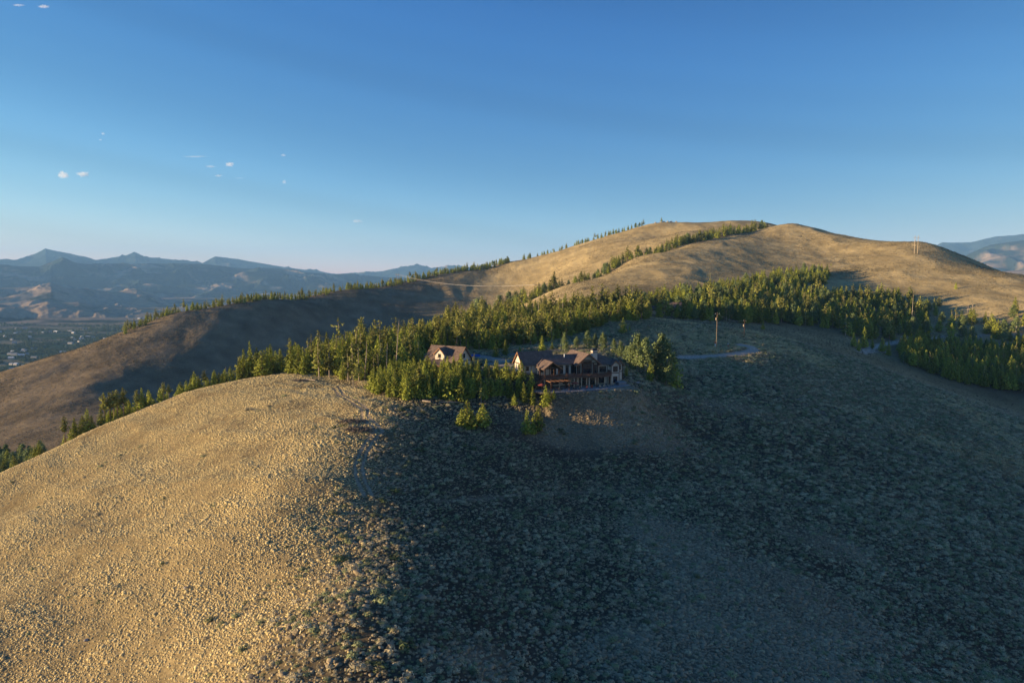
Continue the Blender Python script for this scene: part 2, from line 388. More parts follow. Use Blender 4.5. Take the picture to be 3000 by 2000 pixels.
_rr = np.concatenate([[0.5, 12, 24], np.exp(np.linspace(math.log(34), math.log(2450), 560))])
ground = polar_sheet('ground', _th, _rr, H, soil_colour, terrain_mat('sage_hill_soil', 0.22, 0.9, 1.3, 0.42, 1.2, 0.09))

# ---- far country: valley floor and mountain ranges
def prof(pp, D):
    a = [place(px, py, D) for px, py in pp]
    return np.array([math.atan2(p[0], p[1]) for p in a]), np.array([p[2] for p in a])
RANGES = [
 # profile, D, front width, back width, spur strength
 ([(-900,790),(-400,760),(0,773),(64,768),(100,757),(134,743),(160,748),(210,755),(281,769),(344,760),(370,756),(395,746),(415,755),(440,763),(536,765),(593,773),(615,762),(631,755),(660,758),(714,765),(816,781),(893,791),(982,801),(1046,801),(1122,795),(1193,781),(1224,776),(1263,787),(1326,779),(1400,790),(1700,820),(2400,840),(2600,800),(2760,726),(2844,727),(2921,714),(3000,709),(3300,730),(3900,790)], 21000, 5200, 3000),
 ([(-900,800),(0,783),(115,787),(160,772),(184,763),(205,770),(224,777),(300,782),(450,776),(600,777),(700,786),(820,792),(1000,806),(1150,814),(1400,830),(2500,830),(2700,800),(2800,775),(2850,752),(2900,735),(2960,728),(3050,722),(3400,760)], 14500, 4200, 2500),
 ([(-700,860),(0,838),(95,836),(149,827),(200,838),(258,838),(330,850),(402,843),(450,856),(500,878),(700,905),(1000,925),(1500,900),(2500,870),(2900,800),(3100,790)], 9500, 2600, 1800),
 ([(-700,880),(0,874),(50,882),(86,878),(138,869),(180,873),(230,872),(270,880),(316,882),(360,888),(402,893),(450,902),(500,912),(560,922),(700,942),(1200,955)], 6900, 1250, 1200),
]
BASE = -330.0
def H_far(x, y):
    r = np.hypot(x, y); th = np.arctan2(x, y)
    wx = x + 500 * fbm(x / 2600, y / 2600, 3, 301); wy = y + 500 * fbm(x / 2600, y / 2600, 3, 302)
    rw = np.hypot(wx, wy)
    z = BASE + 6 * fbm(x / 600, y / 600, 3, 303) + 30 * smooth(5200, 6500, r) * (0.5 + fbm(x / 900, y / 900, 3, 304))
    z = z + 0
    for i, (pp, D, wf, wb) in enumerate(RANGES):
        t0, z0 = prof(pp, D); cr = np.interp(th, t0, z0)
        off = smooth(0, 0.25, np.abs(r - D) / wf)
        d = (r * (1 - off) + rw * off) - D
        g = np.where(d < 0, 1 - smooth(0, 1, -d / wf) , 1 - smooth(0, 1, d / wb))
        sc_ = (600, 480, 330, 210)[i]; am = (230, 210, 105, 60)[i]
        nz = ridged(x / (sc_ * 2.4) + 0.5 * fbm(x / 900, y / 900, 2, 5 + i), y / (sc_ * 4.2), 5, 400 + i * 9) - 0.55
        hh = (BASE - 40) + (cr - (BASE - 40)) * g + am * nz * np.clip(off * 1.2 + 0.12, 0, 1) * np.clip(g * 3, 0, 1)
        z = np.maximum(z, hh)
    return z
def col_far(x, y, z):
    r = np.hypot(x, y)
    n1 = fbm(x / 420, y / 300, 5, 501); n2 = fbm(x / 1500, y / 900, 4, 502); n3 = fbm(x / 130, y / 60, 3, 503)
    tan = np.array((0.30, 0.215, 0.135)); wood = np.array((0.030, 0.040, 0.027)); field = np.array((0.22, 0.18, 0.10)); green = np.array((0.05, 0.075, 0.035))
    w = smooth(-0.15, 0.30, n1 + 0.7 * n2 + 0.05 + 0.5 * smooth(9000, 16000, r) - 0.34 * (1 - smooth(8200, 10000, r)))[:, None]
    C = tan * (1 - w) + wood * w
    fl = (1 - smooth(5000, 5900, r))[:, None]
    gw = smooth(-0.05, 0.12, n1 * 0.8 + n3 * 0.5 + 0.12)[:, None]
    band = smooth(2350, 2500, r) * (1 - smooth(2700, 2950, r))
    gw = gw * (1 - 0.75 * band[:, None])
    F2 = field * (1 + 0.5 * n3[:, None]) * (1 - gw) + green * gw
    C = C * (1 - fl) + F2 * fl
    return np.clip(C, 0.01, 0.9)
_thf = np.concatenate([np.linspace(R(-75), R(-41), 30), np.linspace(R(-40.5), R(-4), 620), np.linspace(R(-3.5), R(28), 40), np.linspace(R(28.5), R(41), 160), np.linspace(R(42), R(75), 24)])
_rf = np.exp(np.linspace(math.log(1500), math.log(26000), 520))
far_land = polar_sheet('far_valley_and_mountains', _thf, _rf, H_far, col_far, terrain_mat('far_hill_cover', 6.0, 0.02, 0.02, 0.22))
# open country all round, out to the horizon
_thb = np.linspace(R(75), R(285), 60); _rb = np.exp(np.linspace(math.log(1500), math.log(26000), 40))
polar_sheet('open_country', _thb, _rb, lambda x, y: BASE + 120 * fbm(x / 2500, y / 2500, 4, 601) + 20, col_far, bpy.data.materials['far_hill_cover'])
# ------------------------------------------------------------------ ground cover
rng = np.random.default_rng(7)
M = {}
M['sage'] = mat('sagebrush_leaf', (0.47, 0.385, 0.21), var=0.25, scale=6, rnd=0.45)
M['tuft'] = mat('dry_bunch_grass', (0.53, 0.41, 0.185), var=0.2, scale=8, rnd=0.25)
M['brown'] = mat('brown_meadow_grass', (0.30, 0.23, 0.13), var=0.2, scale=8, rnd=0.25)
M['greenbush'] = mat('green_shrub_leaf', (0.085, 0.105, 0.035), var=0.3, scale=5, rnd=0.25)
M['farsage'] = mat('hillside_scrub_leaf', (0.15, 0.125, 0.070), var=0.2, scale=4, rnd=0.35)
M['twig'] = mat('dead_twigs', (0.16, 0.125, 0.095), var=0.2, scale=9)

def leaf_quads(C, Nn, size, rg, asp=0.55):
    """one quad per centre, oriented by normal Nn with random spin"""
    n = len(C); Nn = Nn / (np.linalg.norm(Nn, axis=1, keepdims=True) + 1e-9)
    a = rg.normal(size=(n, 3)); T = np.cross(Nn, a); T /= (np.linalg.norm(T, axis=1, keepdims=True) + 1e-9); B = np.cross(Nn, T)
    s = np.asarray(size).reshape(-1, 1)
    j = lambda: 1 + 0.35 * rg.uniform(-1, 1, (n, 1))
    V = np.stack([C - T * s * j() - B * s * asp * j() * 0.6, C + T * s * j() * 0.7 - B * s * asp * j(), C + T * s * j() + B * s * asp * j() * 0.5, C - T * s * j() * 0.6 + B * s * asp * j()], 1).reshape(-1, 3)
    return V, np.arange(n * 4).reshape(n, 4)

def dome_bush(seed, nleaf, r=1.0, h=0.8, lump=0.25, base=True):
    rg = np.random.default_rng(seed)
    bm = bmesh.new(); bmesh.ops.create_icosphere(bm, subdivisions=1, radius=1.0)
    V = np.array([v.co[:] for v in bm.verts]); Fc = np.array([[v.index for v in f.verts] for f in bm.faces]); bm.free()
    V *= (0.38 + lump * rg.uniform(-1, 1, (len(V), 1))); V[:, 2] = V[:, 2] * h + 0.18
    V[:, :2] *= r
    F4 = np.concatenate([Fc, Fc[:, 2:3]], 1)
    d = rg.normal(size=(nleaf, 3)); d[:, 2] = np.abs(d[:, 2]); d /= np.linalg.norm(d, axis=1, keepdims=True)
    C = d * rg.uniform(0.40, 1.15, (nleaf, 1)); C[:, 2] = C[:, 2] * h + 0.12
    LV, LF = leaf_quads(C, d * 0.6 + np.array((0, 0, 0.7)) + 0.35 * rg.normal(size=d.shape), rg.uniform(0.10, 0.30, nleaf), rg, 0.36)
    allV = np.concatenate([V, LV]); tris = Fc
    # quads everywhere: triangles of the core as degenerate-free tri list split from quads
    T1 = LF[:, [0, 1, 2]] + len(V); T2 = LF[:, [0, 2, 3]] + len(V)
    Fa = np.concatenate([tris, T1, T2]); return (allV, Fa, (np.arange(len(Fa)) >= len(tris)).astype(int))

def tuft_mesh(seed):
    rg = np.random.default_rng(seed)
    bm = bmesh.new(); bmesh.ops.create_icosphere(bm, subdivisions=2, radius=1.0)
    V = np.array([v.co[:] for v in bm.verts]); Fc = np.array([[v.index for v in f.verts] for f in bm.faces]); bm.free()
    V *= 0.85 + 0.30 * rg.uniform(-1, 1, (len(V), 1)); V[:, 2] = V[:, 2] * 0.9 + 0.1
    k = (V[Fc][:, :, 2].mean(1) > -0.35); Fc = Fc[k]
    return V, Fc

def proto(name, VF, m, smooth_=False):
    me = np_mesh(name, VF[0], VF[1], smooth_)
    for x in (m if isinstance(m, list) else [m]): me.materials.append(x)
    return bpy.data.objects.new(name, me)

def proto_collection(name, objs):
    c = bpy.data.collections.new(name)
    for i, o in enumerate(objs): o.name = '%s_shape_%02d' % (name, i); c.objects.link(o)
    return c

def gn_scatter(name, Pn, rot, scl, idx, coll, label, cat):
    me = bpy.data.meshes.new(name); me.vertices.add(len(Pn)); me.vertices.foreach_set('co', np.asarray(Pn, np.float32).ravel())
    def att(nm, ty, d, key='value'):
        a_ = me.attributes.new(nm, ty, 'POINT'); a_.data.foreach_set(key, d)
    rv = np.zeros((len(Pn), 3), np.float32)
    if rot.ndim == 2: rv[:] = rot
    else: rv[:, 2] = rot
    sv = np.asarray(scl, np.float32)
    if sv.ndim == 1: sv = np.repeat(sv[:, None], 3, 1)
    att('rot', 'FLOAT_VECTOR', rv.ravel(), 'vector'); att('scl', 'FLOAT_VECTOR', sv.ravel(), 'vector'); att('idx', 'INT', np.asarray(idx, np.int32))
    o = bpy.data.objects.new(name, me); COL.objects.link(o)
    g = bpy.data.node_groups.new(name + '_spread', 'GeometryNodeTree')
    g.interface.new_socket('Geometry', in_out='INPUT', socket_type='NodeSocketGeometry'); g.interface.new_socket('Geometry', in_out='OUTPUT', socket_type='NodeSocketGeometry')
    gi = g.nodes.new('NodeGroupInput'); go = g.nodes.new('NodeGroupOutput')
    ip = g.nodes.new('GeometryNodeInstanceOnPoints'); ci = g.nodes.new('GeometryNodeCollectionInfo')
    ci.inputs['Collection'].default_value = coll; ci.inputs['Separate Children'].default_value = True; ci.inputs['Reset Children'].default_value = True
    def na(nm, ty):
        n = g.nodes.new('GeometryNodeInputNamedAttribute'); n.data_type = ty; n.inputs[0].default_value = nm; return n.outputs[0]
    g.links.new(gi.outputs[0], ip.inputs['Points']); g.links.new(ci.outputs[0], ip.inputs['Instance'])
    ip.inputs['Pick Instance'].default_value = True
    g.links.new(na('idx', 'INT'), ip.inputs['Instance Index']); g.links.new(na('rot', 'FLOAT_VECTOR'), ip.inputs['Rotation']); g.links.new(na('scl', 'FLOAT_VECTOR'), ip.inputs['Scale'])
    g.links.new(ip.outputs[0], go.inputs[0])
    md = o.modifiers.new('spread', 'NODES'); md.node_group = g
    tag(o, label, cat, kind='stuff')
    return o

def spread(n, r0, r1, a0=-44, a1=44):
    r = np.sqrt(rng.uniform(r0 * r0, r1 * r1, n)); a = np.radians(rng.uniform(a0, a1, n))
    return r * np.sin(a), r * np.cos(a)

def even(step, r0, r1, jit=0.42, amax=44):
    g = np.arange(-r1, r1, step); X, Y = np.meshgrid(g, np.arange(0, r1, step)); X = X + (Y / step % 2) * step * 0.5
    X = X + rng.uniform(-jit, jit, X.shape) * step; Y = Y + rng.uniform(-jit, jit, Y.shape) * step
    r = np.hypot(X, Y); k = (r > r0) & (r < r1) & (np.abs(np.arctan2(X, Y)) < R(amax)); return X[k], Y[k]

def in_keepout(x, y, pad=0.0):
    m = np.zeros(len(x), bool)
    for (cx, cy, hl, hd, an) in KEEP:
        ca, sa = math.cos(an), math.sin(an)
        u = (x - cx) * ca + (y - cy) * sa; v = -(x - cx) * sa + (y - cy) * ca
        m |= (np.abs(u) < hl + pad) & (np.abs(v) < hd + pad)
    for pl, hw, st in TRACKS:
        if st >= 0.5: m |= seg_dist(x, y, pl) < hw * 1.05 + pad * 0.5
    return m

sage_shapes = [dome_bush(20 + i, 105, 1.0, 0.8) for i in range(5)]
SAGE_ME = [np_mesh('sagebrush', v, f) for v, f, _ in sage_shapes]
M['sage2'] = mat('rabbitbrush_leaf', (0.26, 0.275, 0.12), var=0.3, scale=6, rnd=0.4)
M['wood'] = mat('sagebrush_dark_core', (0.10, 0.085, 0.060), rnd=0.2)  # solid core coloured dark: woody stems plus painted shade inside each bush
for me_, sh_ in zip(SAGE_ME, sage_shapes): me_.materials.append(M['wood']); me_.materials.append(M['sage'] if sh_ is not sage_shapes[1] and sh_ is not sage_shapes[4] else M['sage2']); me_.polygons.foreach_set('material_index', sh_[2].astype(np.int32))
c_sage = proto_collection('sagebrush', [bpy.data.objects.new('s', me_) for me_ in SAGE_ME])
c_tuft = proto_collection('bunch_grass', [proto('t', tuft_mesh(50 + i), M['tuft'], True) for i in range(5)] + [proto('t', tuft_mesh(60 + i), M['brown'], True) for i in range(3)])
c_far = proto_collection('hill_scrub', [proto('f', dome_bush(80 + i, 10, 1.0, 0.7, 0.35), M['farsage']) for i in range(4)])
c_green = proto_collection('green_shrub', [proto('g', dome_bush(90 + i, 60, 1.0, 0.7), M['greenbush']) for i in range(3)])

# sagebrush on the near slopes
x, y = even(0.70, 62, 430); golden, sage, tan, n1, n2, n3 = zones(x, y)
keep = rng.uniform(0, 1, len(x)) < (1.0 * (1 - golden) * (1 - 0.62 * tan) * (0.62 + 0.38 * smooth(-0.25, 0.15, n2)) + (0.004 + 0.10 * smooth(0.25, 0.5, n3 + 0.5 * n1)) * golden)
keep &= ~in_keepout(x, y, 0.4)
keep &= rng.uniform(0, 1, len(x)) < 0.30 * smooth(-0.1, 0.25, n2) + smooth(0.3, 1.6, ((x - 20) / 22) ** 2 + ((y - 210) / 13) ** 2 + 0.8 * n1)
ex, ey = [], []      # sage creeping up the little gullies of the golden knoll
for pl in ([(60,1520),(150,1462),(240,1405),(330,1345),(430,1300)],[(240,1545),(320,1480),(400,1425)],[(400,1605),(480,1560),(560,1505),(640,1478)],[(180,1770),(280,1702),(380,1640)],[(520,1740),(560,1722),(600,1735)],[(830,1290),(930,1255),(985,1258)],[(850,1520),(930,1490),(990,1440)],[(120,1880),(260,1790),(380,1700)],[(640,1850),(760,1760),(900,1680)],[(590,1340),(660,1310),(700,1300)],[(730,1200),(780,1210),(800,1180)]):
    for (a0, b0), (a1, b1) in zip(pl[:-1], pl[1:]):
        A0, A1 = hit(a0, b0), hit(a1, b1); L_ = math.hypot(A1[0] - A0[0], A1[1] - A0[1]); n_b = int(L_ / 0.42)
        t_ = rng.uniform(0, 1, n_b); w_ = rng.normal(0, 0.55, (2, n_b)); kk = rng.uniform(0, 1, n_b) < 0.75
        ex += list((A0[0] + (A1[0] - A0[0]) * t_ + w_[0])[kk]); ey += list((A0[1] + (A1[1] - A0[1]) * t_ + w_[1])[kk])
x, y = np.concatenate([x[keep], ex]), np.concatenate([y[keep], ey]); z = H(x, y); n1 = fbm(x / 22, y / 22, 4, 101); keep = slice(None)
s = rng.gamma(3.2, 1 / 3.2, len(x)) * 0.295 * (1 + 0.4 * n1[keep]) * (1 + 0.25 * smooth(200, 400, np.hypot(x, y)))
bgz = smooth(160, 270, np.hypot(x, y)) * smooth(-10, 50, x); s = s * (1 + 0.95 * bgz); km = rng.uniform(0, 1, len(x)) > 0.42 * bgz; x, y, z, s, n1, bgz = x[km], y[km], z[km], s[km], n1[km], bgz[km]
s = np.clip(s, 0.12, 1.15)
qx, qy = to_px(x, y, z); vis = (qx > 30) & (qx < 2970) & (qy < 1985)
big = np.argsort(-(s / y) * vis)[:290]
m_ = np.ones(len(x), bool); m_[big] = False
sage_big = (x[big], y[big], z[big], s[big])
gn_scatter('sagebrush_cover', np.stack([x, y, z], 1)[m_], rng.uniform(0, 6.28, m_.sum()), np.stack([s, s, s * rng.uniform(0.65, 1.0, len(s))], 1)[m_], rng.integers(0, 5, m_.sum()), c_sage,
           'grey green sagebrush covering the shaded slope around the house', 'sagebrush')
for k, (bx, by, bz, bs) in enumerate(zip(*sage_big)):
    o = bpy.data.objects.new('sagebrush', SAGE_ME[k % 5]); COL.objects.link(o)
    o.location = (bx, by, bz); o.scale = (bs, bs, bs); o.rotation_euler = (0, 0, k * 2.399)
    px_, py_ = to_px(bx, by, bz)
    lit = px_ < 1120
    col_ = ('left', 'centre left', 'centre', 'centre right', 'right')[int(min(4, max(0, px_ // 600)))]
    row_ = 'along the bottom edge of the picture' if py_ > 1800 else ('a little above the bottom edge' if py_ > 1600 else 'halfway up the slope below the house')
    lab = ('sunlit sagebrush' if lit else 'shaded grey sagebrush') + ' ' + row_ + ', ' + col_
    tag(o, lab, 'sagebrush', 'large sagebrush ' + row_ + ', ' + col_ + (', sunlit' if lit else ', shaded'))

# bunch grass: golden knoll and openings
x, y = even(0.385, 62, 440); golden, sage, tan, n1, n2, n3 = zones(x, y)
keep = rng.uniform(0, 1, len(x)) < np.clip(golden * (0.92 + 1.0 * n2 + 0.5 * n1 + 0.9 * fbm((x * 0.87 - y * 0.5) / 7, (x * 0.5 + y * 0.87) / 55, 4, 171)) + 0.65 * tan + 0.06, 0, 1)
keep &= ~in_keepout(x, y)
x, y = x[keep], y[keep]; gk = golden[keep] > rng.uniform(0.2, 0.6, len(x))
s = np.where(gk, 1, 1.45) * np.clip(rng.gamma(6, 1 / 6, len(x)) * 0.142, 0.06, 0.38) * (1 + 0.45 * n1[keep] + 0.3 * n2[keep])
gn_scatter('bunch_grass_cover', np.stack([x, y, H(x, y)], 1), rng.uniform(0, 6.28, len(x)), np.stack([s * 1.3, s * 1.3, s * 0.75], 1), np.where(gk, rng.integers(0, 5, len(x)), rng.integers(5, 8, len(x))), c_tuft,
           'golden dry bunch grass covering the sunlit knoll', 'grass')
# scrub on the big hill
x, y = spread(420000, 400, 1350); n1 = fbm(x / 60, y / 60, 4, 701); n2 = fbm(x / 200, y / 120, 3, 702)
keep = rng.uniform(0, 1, len(x)) < np.clip(0.22 + 1.0 * n1 + 0.8 * n2 + 0.25 * (1 - smooth(450, 800, np.hypot(x, y))), 0.06, 1)
x, y = x[keep], y[keep]; s = rng.uniform(0.35, 0.95, len(x)) * (0.8 + 0.4 * smooth(500, 1000, np.hypot(x, y)))
gn_scatter('hill_scrub_cover', np.stack([x, y, H(x, y)], 1), rng.uniform(0, 6.28, len(x)), s, rng.integers(0, 4, len(x)), c_far,
           'brownish scrub dotted over the big bare hill', 'scrub')
# ------------------------------------------------------------------ trees
M['needle'] = mat('pine_needles', (0.235, 0.255, 0.038), var=0.3, scale=0.8, rnd=0.42, transl=0.18)
M['needle2'] = mat('old_pine_needles', (0.220, 0.215, 0.050), var=0.3, scale=0.8, rnd=0.35, transl=0.18)
M['aspen'] = mat('aspen_leaves', (0.165, 0.205, 0.075), var=0.25, scale=0.8, rnd=0.2, transl=0.18)
M['bark'] = mat('pine_bark', (0.20, 0.135, 0.095), var=0.3, scale=3)
M['paleBark'] = mat('pale_dead_bark', (0.34, 0.27, 0.20), var=0.25, scale=3)
M['aspenBark'] = mat('aspen_bark', (0.42, 0.40, 0.33), var=0.2, scale=3)

def tube(P0, rad, seg=6):
    """tapered tube along points -> verts, quads"""
    P0 = np.asarray(P0, float); V = []; Fc = []
    for i, p in enumerate(P0):
        d = P0[min(i + 1, len(P0) - 1)] - P0[max(i - 1, 0)]; d /= np.linalg.norm(d) + 1e-9
        a = np.cross(d, (0.3, 1, 0.1)); a /= np.linalg.norm(a); b = np.cross(d, a)
        for k in range(seg):
            t_ = 2 * math.pi * k / seg; V.append(p + rad[i] * (math.cos(t_) * a + math.sin(t_) * b))
    for i in range(len(P0) - 1):
        for k in range(seg):
            Fc.append((i * seg + k, i * seg + (k + 1) % seg, (i + 1) * seg + (k + 1) % seg, (i + 1) * seg + k))
    return np.array(V), np.array(Fc)

def join(parts):
    V = []; Fc = []; n = 0
    for v, f in parts: V.append(v); Fc.append(f + n); n += len(v)
    return np.concatenate(V), np.concatenate(Fc)

# all trees are built 10 m tall and scaled
def conifer(seed, r=0.23, start=0.04, levels=24, per=8, ragged=0.25, top=0.75, lean=0.0, full=1.0):
    rg = np.random.default_rng(seed); C = []; Nn = []; S = []
    hgt = 10.0
    for L in range(levels):
        f = L / (levels - 1); hz = (start + (1 - start) * f) * hgt
        rad = r * hgt * ((1 - f) ** top) * (0.55 + 0.45 * min(1, f * 5 + 0.2)) + 0.10
        k = max(3, int(per * (1 - 0.55 * f)))
        a0 = rg.uniform(0, 6.28)
        sect = 1 + ragged * np.sin(a0 * 3 + f * 9)
        for j in range(k):
            if rg.uniform() > full: continue
            a = a0 + 6.283 * j / k + rg.normal() * 0.25
            ln = rad * (1 + ragged * rg.normal()) * sect
            for q, tt in enumerate((0.30, 0.58, 0.82, 1.0)):
                if q == 0 and f > 0.8: continue
                d = ln * tt
                up = 0.30 * d * (0.2 + f) - 0.16 * d * (1 - f)
                C.append((math.cos(a) * d + rg.normal() * 0.08, math.sin(a) * d + rg.normal() * 0.08, hz + up + rg.normal() * 0.10))
                Nn.append((math.cos(a) * 0.8 + rg.normal() * 0.5, math.sin(a) * 0.8 + rg.normal() * 0.5, 0.55 + rg.normal() * 0.5))
                S.append((0.17 + 0.26 * (1 - f) * (0.7 + 0.5 * tt)) * (0.8 + 0.4 * rg.uniform()) * (0.85 + r))
    for k in range(5):
        C.append((rg.normal() * 0.04, rg.normal() * 0.04, hgt - 0.25 + 0.09 * k)); Nn.append(rg.normal(size=3) * (1, 1, 0.3)); S.append(0.16 - 0.015 * k)
    C = np.array(C); Nn = np.array(Nn); S = np.array(S)
    V, Fq = leaf_quads(C, Nn, S, rg, 0.62)
    return V, Fq

def pine_trunk(seed, bare=False):
    rg = np.random.default_rng(seed + 500)
    P0 = [(0.05 * rg.normal() * i / 3, 0.05 * rg.normal() * i / 3, z_) for i, z_ in enumerate((-0.4, 1.5, 3.5, 6, 8.5, 9.9))]
    parts = [tube(P0, [0.17, 0.14, 0.12, 0.09, 0.05, 0.015], 7)]
    if bare:
        for k in range(13):
            h_ = rg.uniform(2.5, 9.2); a = rg.uniform(0, 6.28); l = rg.uniform(0.35, 1.0) * (1.15 - h_ / 12)
            parts.append(tube([(0, 0, h_), (math.cos(a) * l, math.sin(a) * l, h_ + rg.uniform(-0.1, 0.3))], [0.035, 0.012], 4))
    return join(parts)

def aspen(seed):
    rg = np.random.default_rng(seed + 900); C = []; Nn = []; S = []; parts = []
    parts.append(tube([(0, 0, -0.3), (0.08, 0.02, 3), (-0.05, 0.1, 6), (0.05, 0, 9.2)], [0.13, 0.11, 0.07, 0.02], 6))
    for k in range(60):
        f = rg.uniform(0, 1) ** 0.9; hz = 1.3 + 8.3 * f
        rad = 2.5 * math.sin(min(1, (f * 0.93 + 0.16)) * math.pi) ** 0.7 * rg.uniform(0.35, 1.0)
        a = rg.uniform(0, 6.28); c = np.array((math.cos(a) * rad, math.sin(a) * rad, hz))
        if k % 3 == 0: parts.append(tube([(0, 0, hz - 0.9), tuple(c)], [0.045, 0.012], 4))
        m_ = 34; cc = c + rg.normal(size=(m_, 3)) * (0.48, 0.48, 0.45)
        C.append(cc); Nn.append((cc - c) + rg.normal(size=(m_, 3)) * 0.3 + (0, 0, 0.2)); S.append(rg.uniform(0.14, 0.25, m_))
    V, Fq = leaf_quads(np.concatenate(C), np.concatenate(Nn), np.concatenate(S), rg, 0.8)
    return (V, Fq), join(parts)

def two(name, crown, cm, trunk, tm, hollow_top=None):
    me_c = np_mesh(name + '_crown', *crown); me_c.materials.append(cm)
    me_t = np_mesh(name + '_trunk', *trunk); me_t.materials.append(tm)
    V, Fq = join([crown, trunk]) if crown is not None else trunk
    both = np_mesh(name, V, Fq, mat_idx=np.concatenate([np.zeros(len(crown[1])), np.ones(len(trunk[1]))])); both.materials.append(cm); both.materials.append(tm)
    return me_c, me_t, both

KINDS = {'young': [], 'tall': [], 'aspen': [], 'grey': [], 'snag': []}
for i in range(7):
    KINDS['young'].append(two('young_pine', conifer(100 + i, r=(0.21, 0.25, 0.28, 0.225, 0.30, 0.19, 0.26)[i], start=0.02 + 0.012 * i, ragged=0.18 + 0.05 * (i % 3), top=(0.75, 0.85, 0.7, 0.95, 0.8, 0.65, 0.75)[i]), M['needle'], pine_trunk(i), M['bark']))
for i in range(5):
    KINDS['tall'].append(two('tall_pine', conifer(200 + i, r=(0.115, 0.13, 0.10, 0.145, 0.12)[i], start=(0.45, 0.35, 0.55, 0.28, 0.4)[i], levels=17, per=7, ragged=0.45, top=0.45, full=0.85), M['needle2'], pine_trunk(40 + i), M['bark']))
for i in range(3):
    KINDS['grey'].append(two('sparse_pine', conifer(300 + i, r=0.15, start=0.25, levels=18, per=6, ragged=0.5, top=0.6, full=0.5), M['needle2'], pine_trunk(60 + i, True), M['paleBark']))
for i in range(4):
    c_, t_ = aspen(i); KINDS['aspen'].append(two('aspen', c_, M['aspen'], t_, M['aspenBark']))
SNAG = []
for i in range(3):
    me_ = np_mesh('dead_trunk', *pine_trunk(80 + i, True)); me_.materials.append(M['paleBark']); SNAG.append(me_)

# ---- where they stand.  one entry: x, y, z, height, kind, stand
TREES = []
def poly_in(px, D, poly):
    n = len(poly); c = np.zeros(len(px), bool); j = n - 1
    for i in range(n):
        xi, yi = poly[i]; xj, yj = poly[j]
        c ^= ((yi > D) != (yj > D)) & (px < (xj - xi) * (D - yi) / (yj - yi + 1e-9) + xi); j = i
    return c
def ground_xy(px, D):
    x = (px - 1500) / F * D / 0.999; return x, D
def hp_(*q): return [(a, hit(a, b)[1]) for a, b in q]
def stand(name, poly, per_tree, hr, mix, clear=0.0, cs=14.0, seed=0, hfun=None, pad=2.5):
    rg = np.random.default_rng(1000 + seed)
    pa = np.array(poly, float); p0, p1, d0, d1 = pa[:, 0].min(), pa[:, 0].max(), pa[:, 1].min(), pa[:, 1].max()
    area = (p1 - p0) / F * (d1 + d0) / 2 * (d1 - d0); n = int(area / per_tree)
    D = np.sqrt(rg.uniform(d0 * d0, d1 * d1, n)); px = rg.uniform(p0, p1, n)
    k = poly_in(px, D, poly); px, D = px[k], D[k]; x, y = ground_xy(px, D)
    k = fbm(x / cs, y / cs, 3, 800 + seed) > -0.45 + clear; k &= ~in_keepout(x, y, pad); x, y = x[k], y[k]
    # thin out trees standing on top of each other
    cell = {}; ok = []
    dmin = math.sqrt(per_tree) * 0.55
    for i in range(len(x)):
        c = (int(x[i] // dmin), int(y[i] // dmin)); 
        if any((c[0] + a, c[1] + b) in cell and math.hypot(x[i] - cell[(c[0] + a, c[1] + b)][0], y[i] - cell[(c[0] + a, c[1] + b)][1]) < dmin for a in (-1, 0, 1) for b in (-1, 0, 1)): continue
        cell[c] = (x[i], y[i]); ok.append(i)
    x, y = x[ok], y[ok]; z = H(x, y)
    kinds = list(mix); w = np.array([mix[q] for q in kinds], float); w /= w.sum()
    kk = rg.choice(len(kinds), len(x), p=w)
    hh = (hr[0] * 0.82 + (hr[1] * 1.08 - hr[0] * 0.82) * rg.beta(1.7, 1.5, len(x))) * (1 + 0.15 * fbm(x / 20, y / 20, 2, 900 + seed))
    for i in range(len(x)):
        kd = kinds[kk[i]]; h = hh[i] * (1.35 if kd == 'tall' else 1.15 if kd in ('grey', 'snag') else 1.0)
        if name == 'garage' and x[i] > -14: h *= 0.74
        TREES.append([x[i], y[i], z[i], h, kd, name, None])
def single(px, D, top, kind, name, label=None, h=None):
    if D < 0: x, y = hit(px, abs(D))[:2]; D = y
    x, y = ground_xy(px, D); z = float(H(np.array([x]), np.array([y]))[0])
    if h is None: h = max(3.0, place(px, top, D)[2] - z)
    TREES.append([x, y, z, h, kind, name, label])

Y_ = {'young': 1}
_g = [(a, hit(a, b)[1]) for a, b in ((1085,1152),(1130,1166),(1200,1172),(1300,1174),(1400,1182),(1500,1194),(1588,1197))]
stand('garage', _g + [(1590,_g[-1][1] + 13),(1500,_g[-2][1] + 12),(1430,238),(1380,243),(1340,243),(1250,247),(1150,262),(1080,262)], 6.5, (5.5, 8.6), {'young': 1, 'grey': 0.03}, seed=1, pad=0.3)
stand('knoll', [(690,272),(760,268),(850,266),(950,258),(1030,246),(1085,250),(1225,262),(1235,330),(1100,340),(900,345),(690,315)], 15, (8.5, 13), {'young': 1, 'grey': 0.30, 'tall': 0.12}, seed=2, pad=1.0)
stand('behind', [(1150,345),(1225,305),(1330,300),(1420,310),(1500,318),(1600,328),(1680,345),(1740,368),(1790,392),(1900,404),(1900,445),(1700,465),(1400,450),(1150,380)], 14, (6.5, 11), {'young': 1, 'grey': 0.12, 'tall': 0.32}, seed=3)
stand('foot', [(1600,470),(1880,432),(2000,434),(2180,444),(2390,488)] + hp_((2500,994),(2600,1003),(2680,975),(2700,945),(2765,915),(2695,892),(2578,876),(2508,874),(2400,868),(2300,854),(2100,884),(1900,904),(1700,908)), 25, (7, 12.5), {'young': 1, 'grey': 0.12, 'tall': 0.15, 'aspen': 0.22}, clear=0.16, cs=22, seed=4)
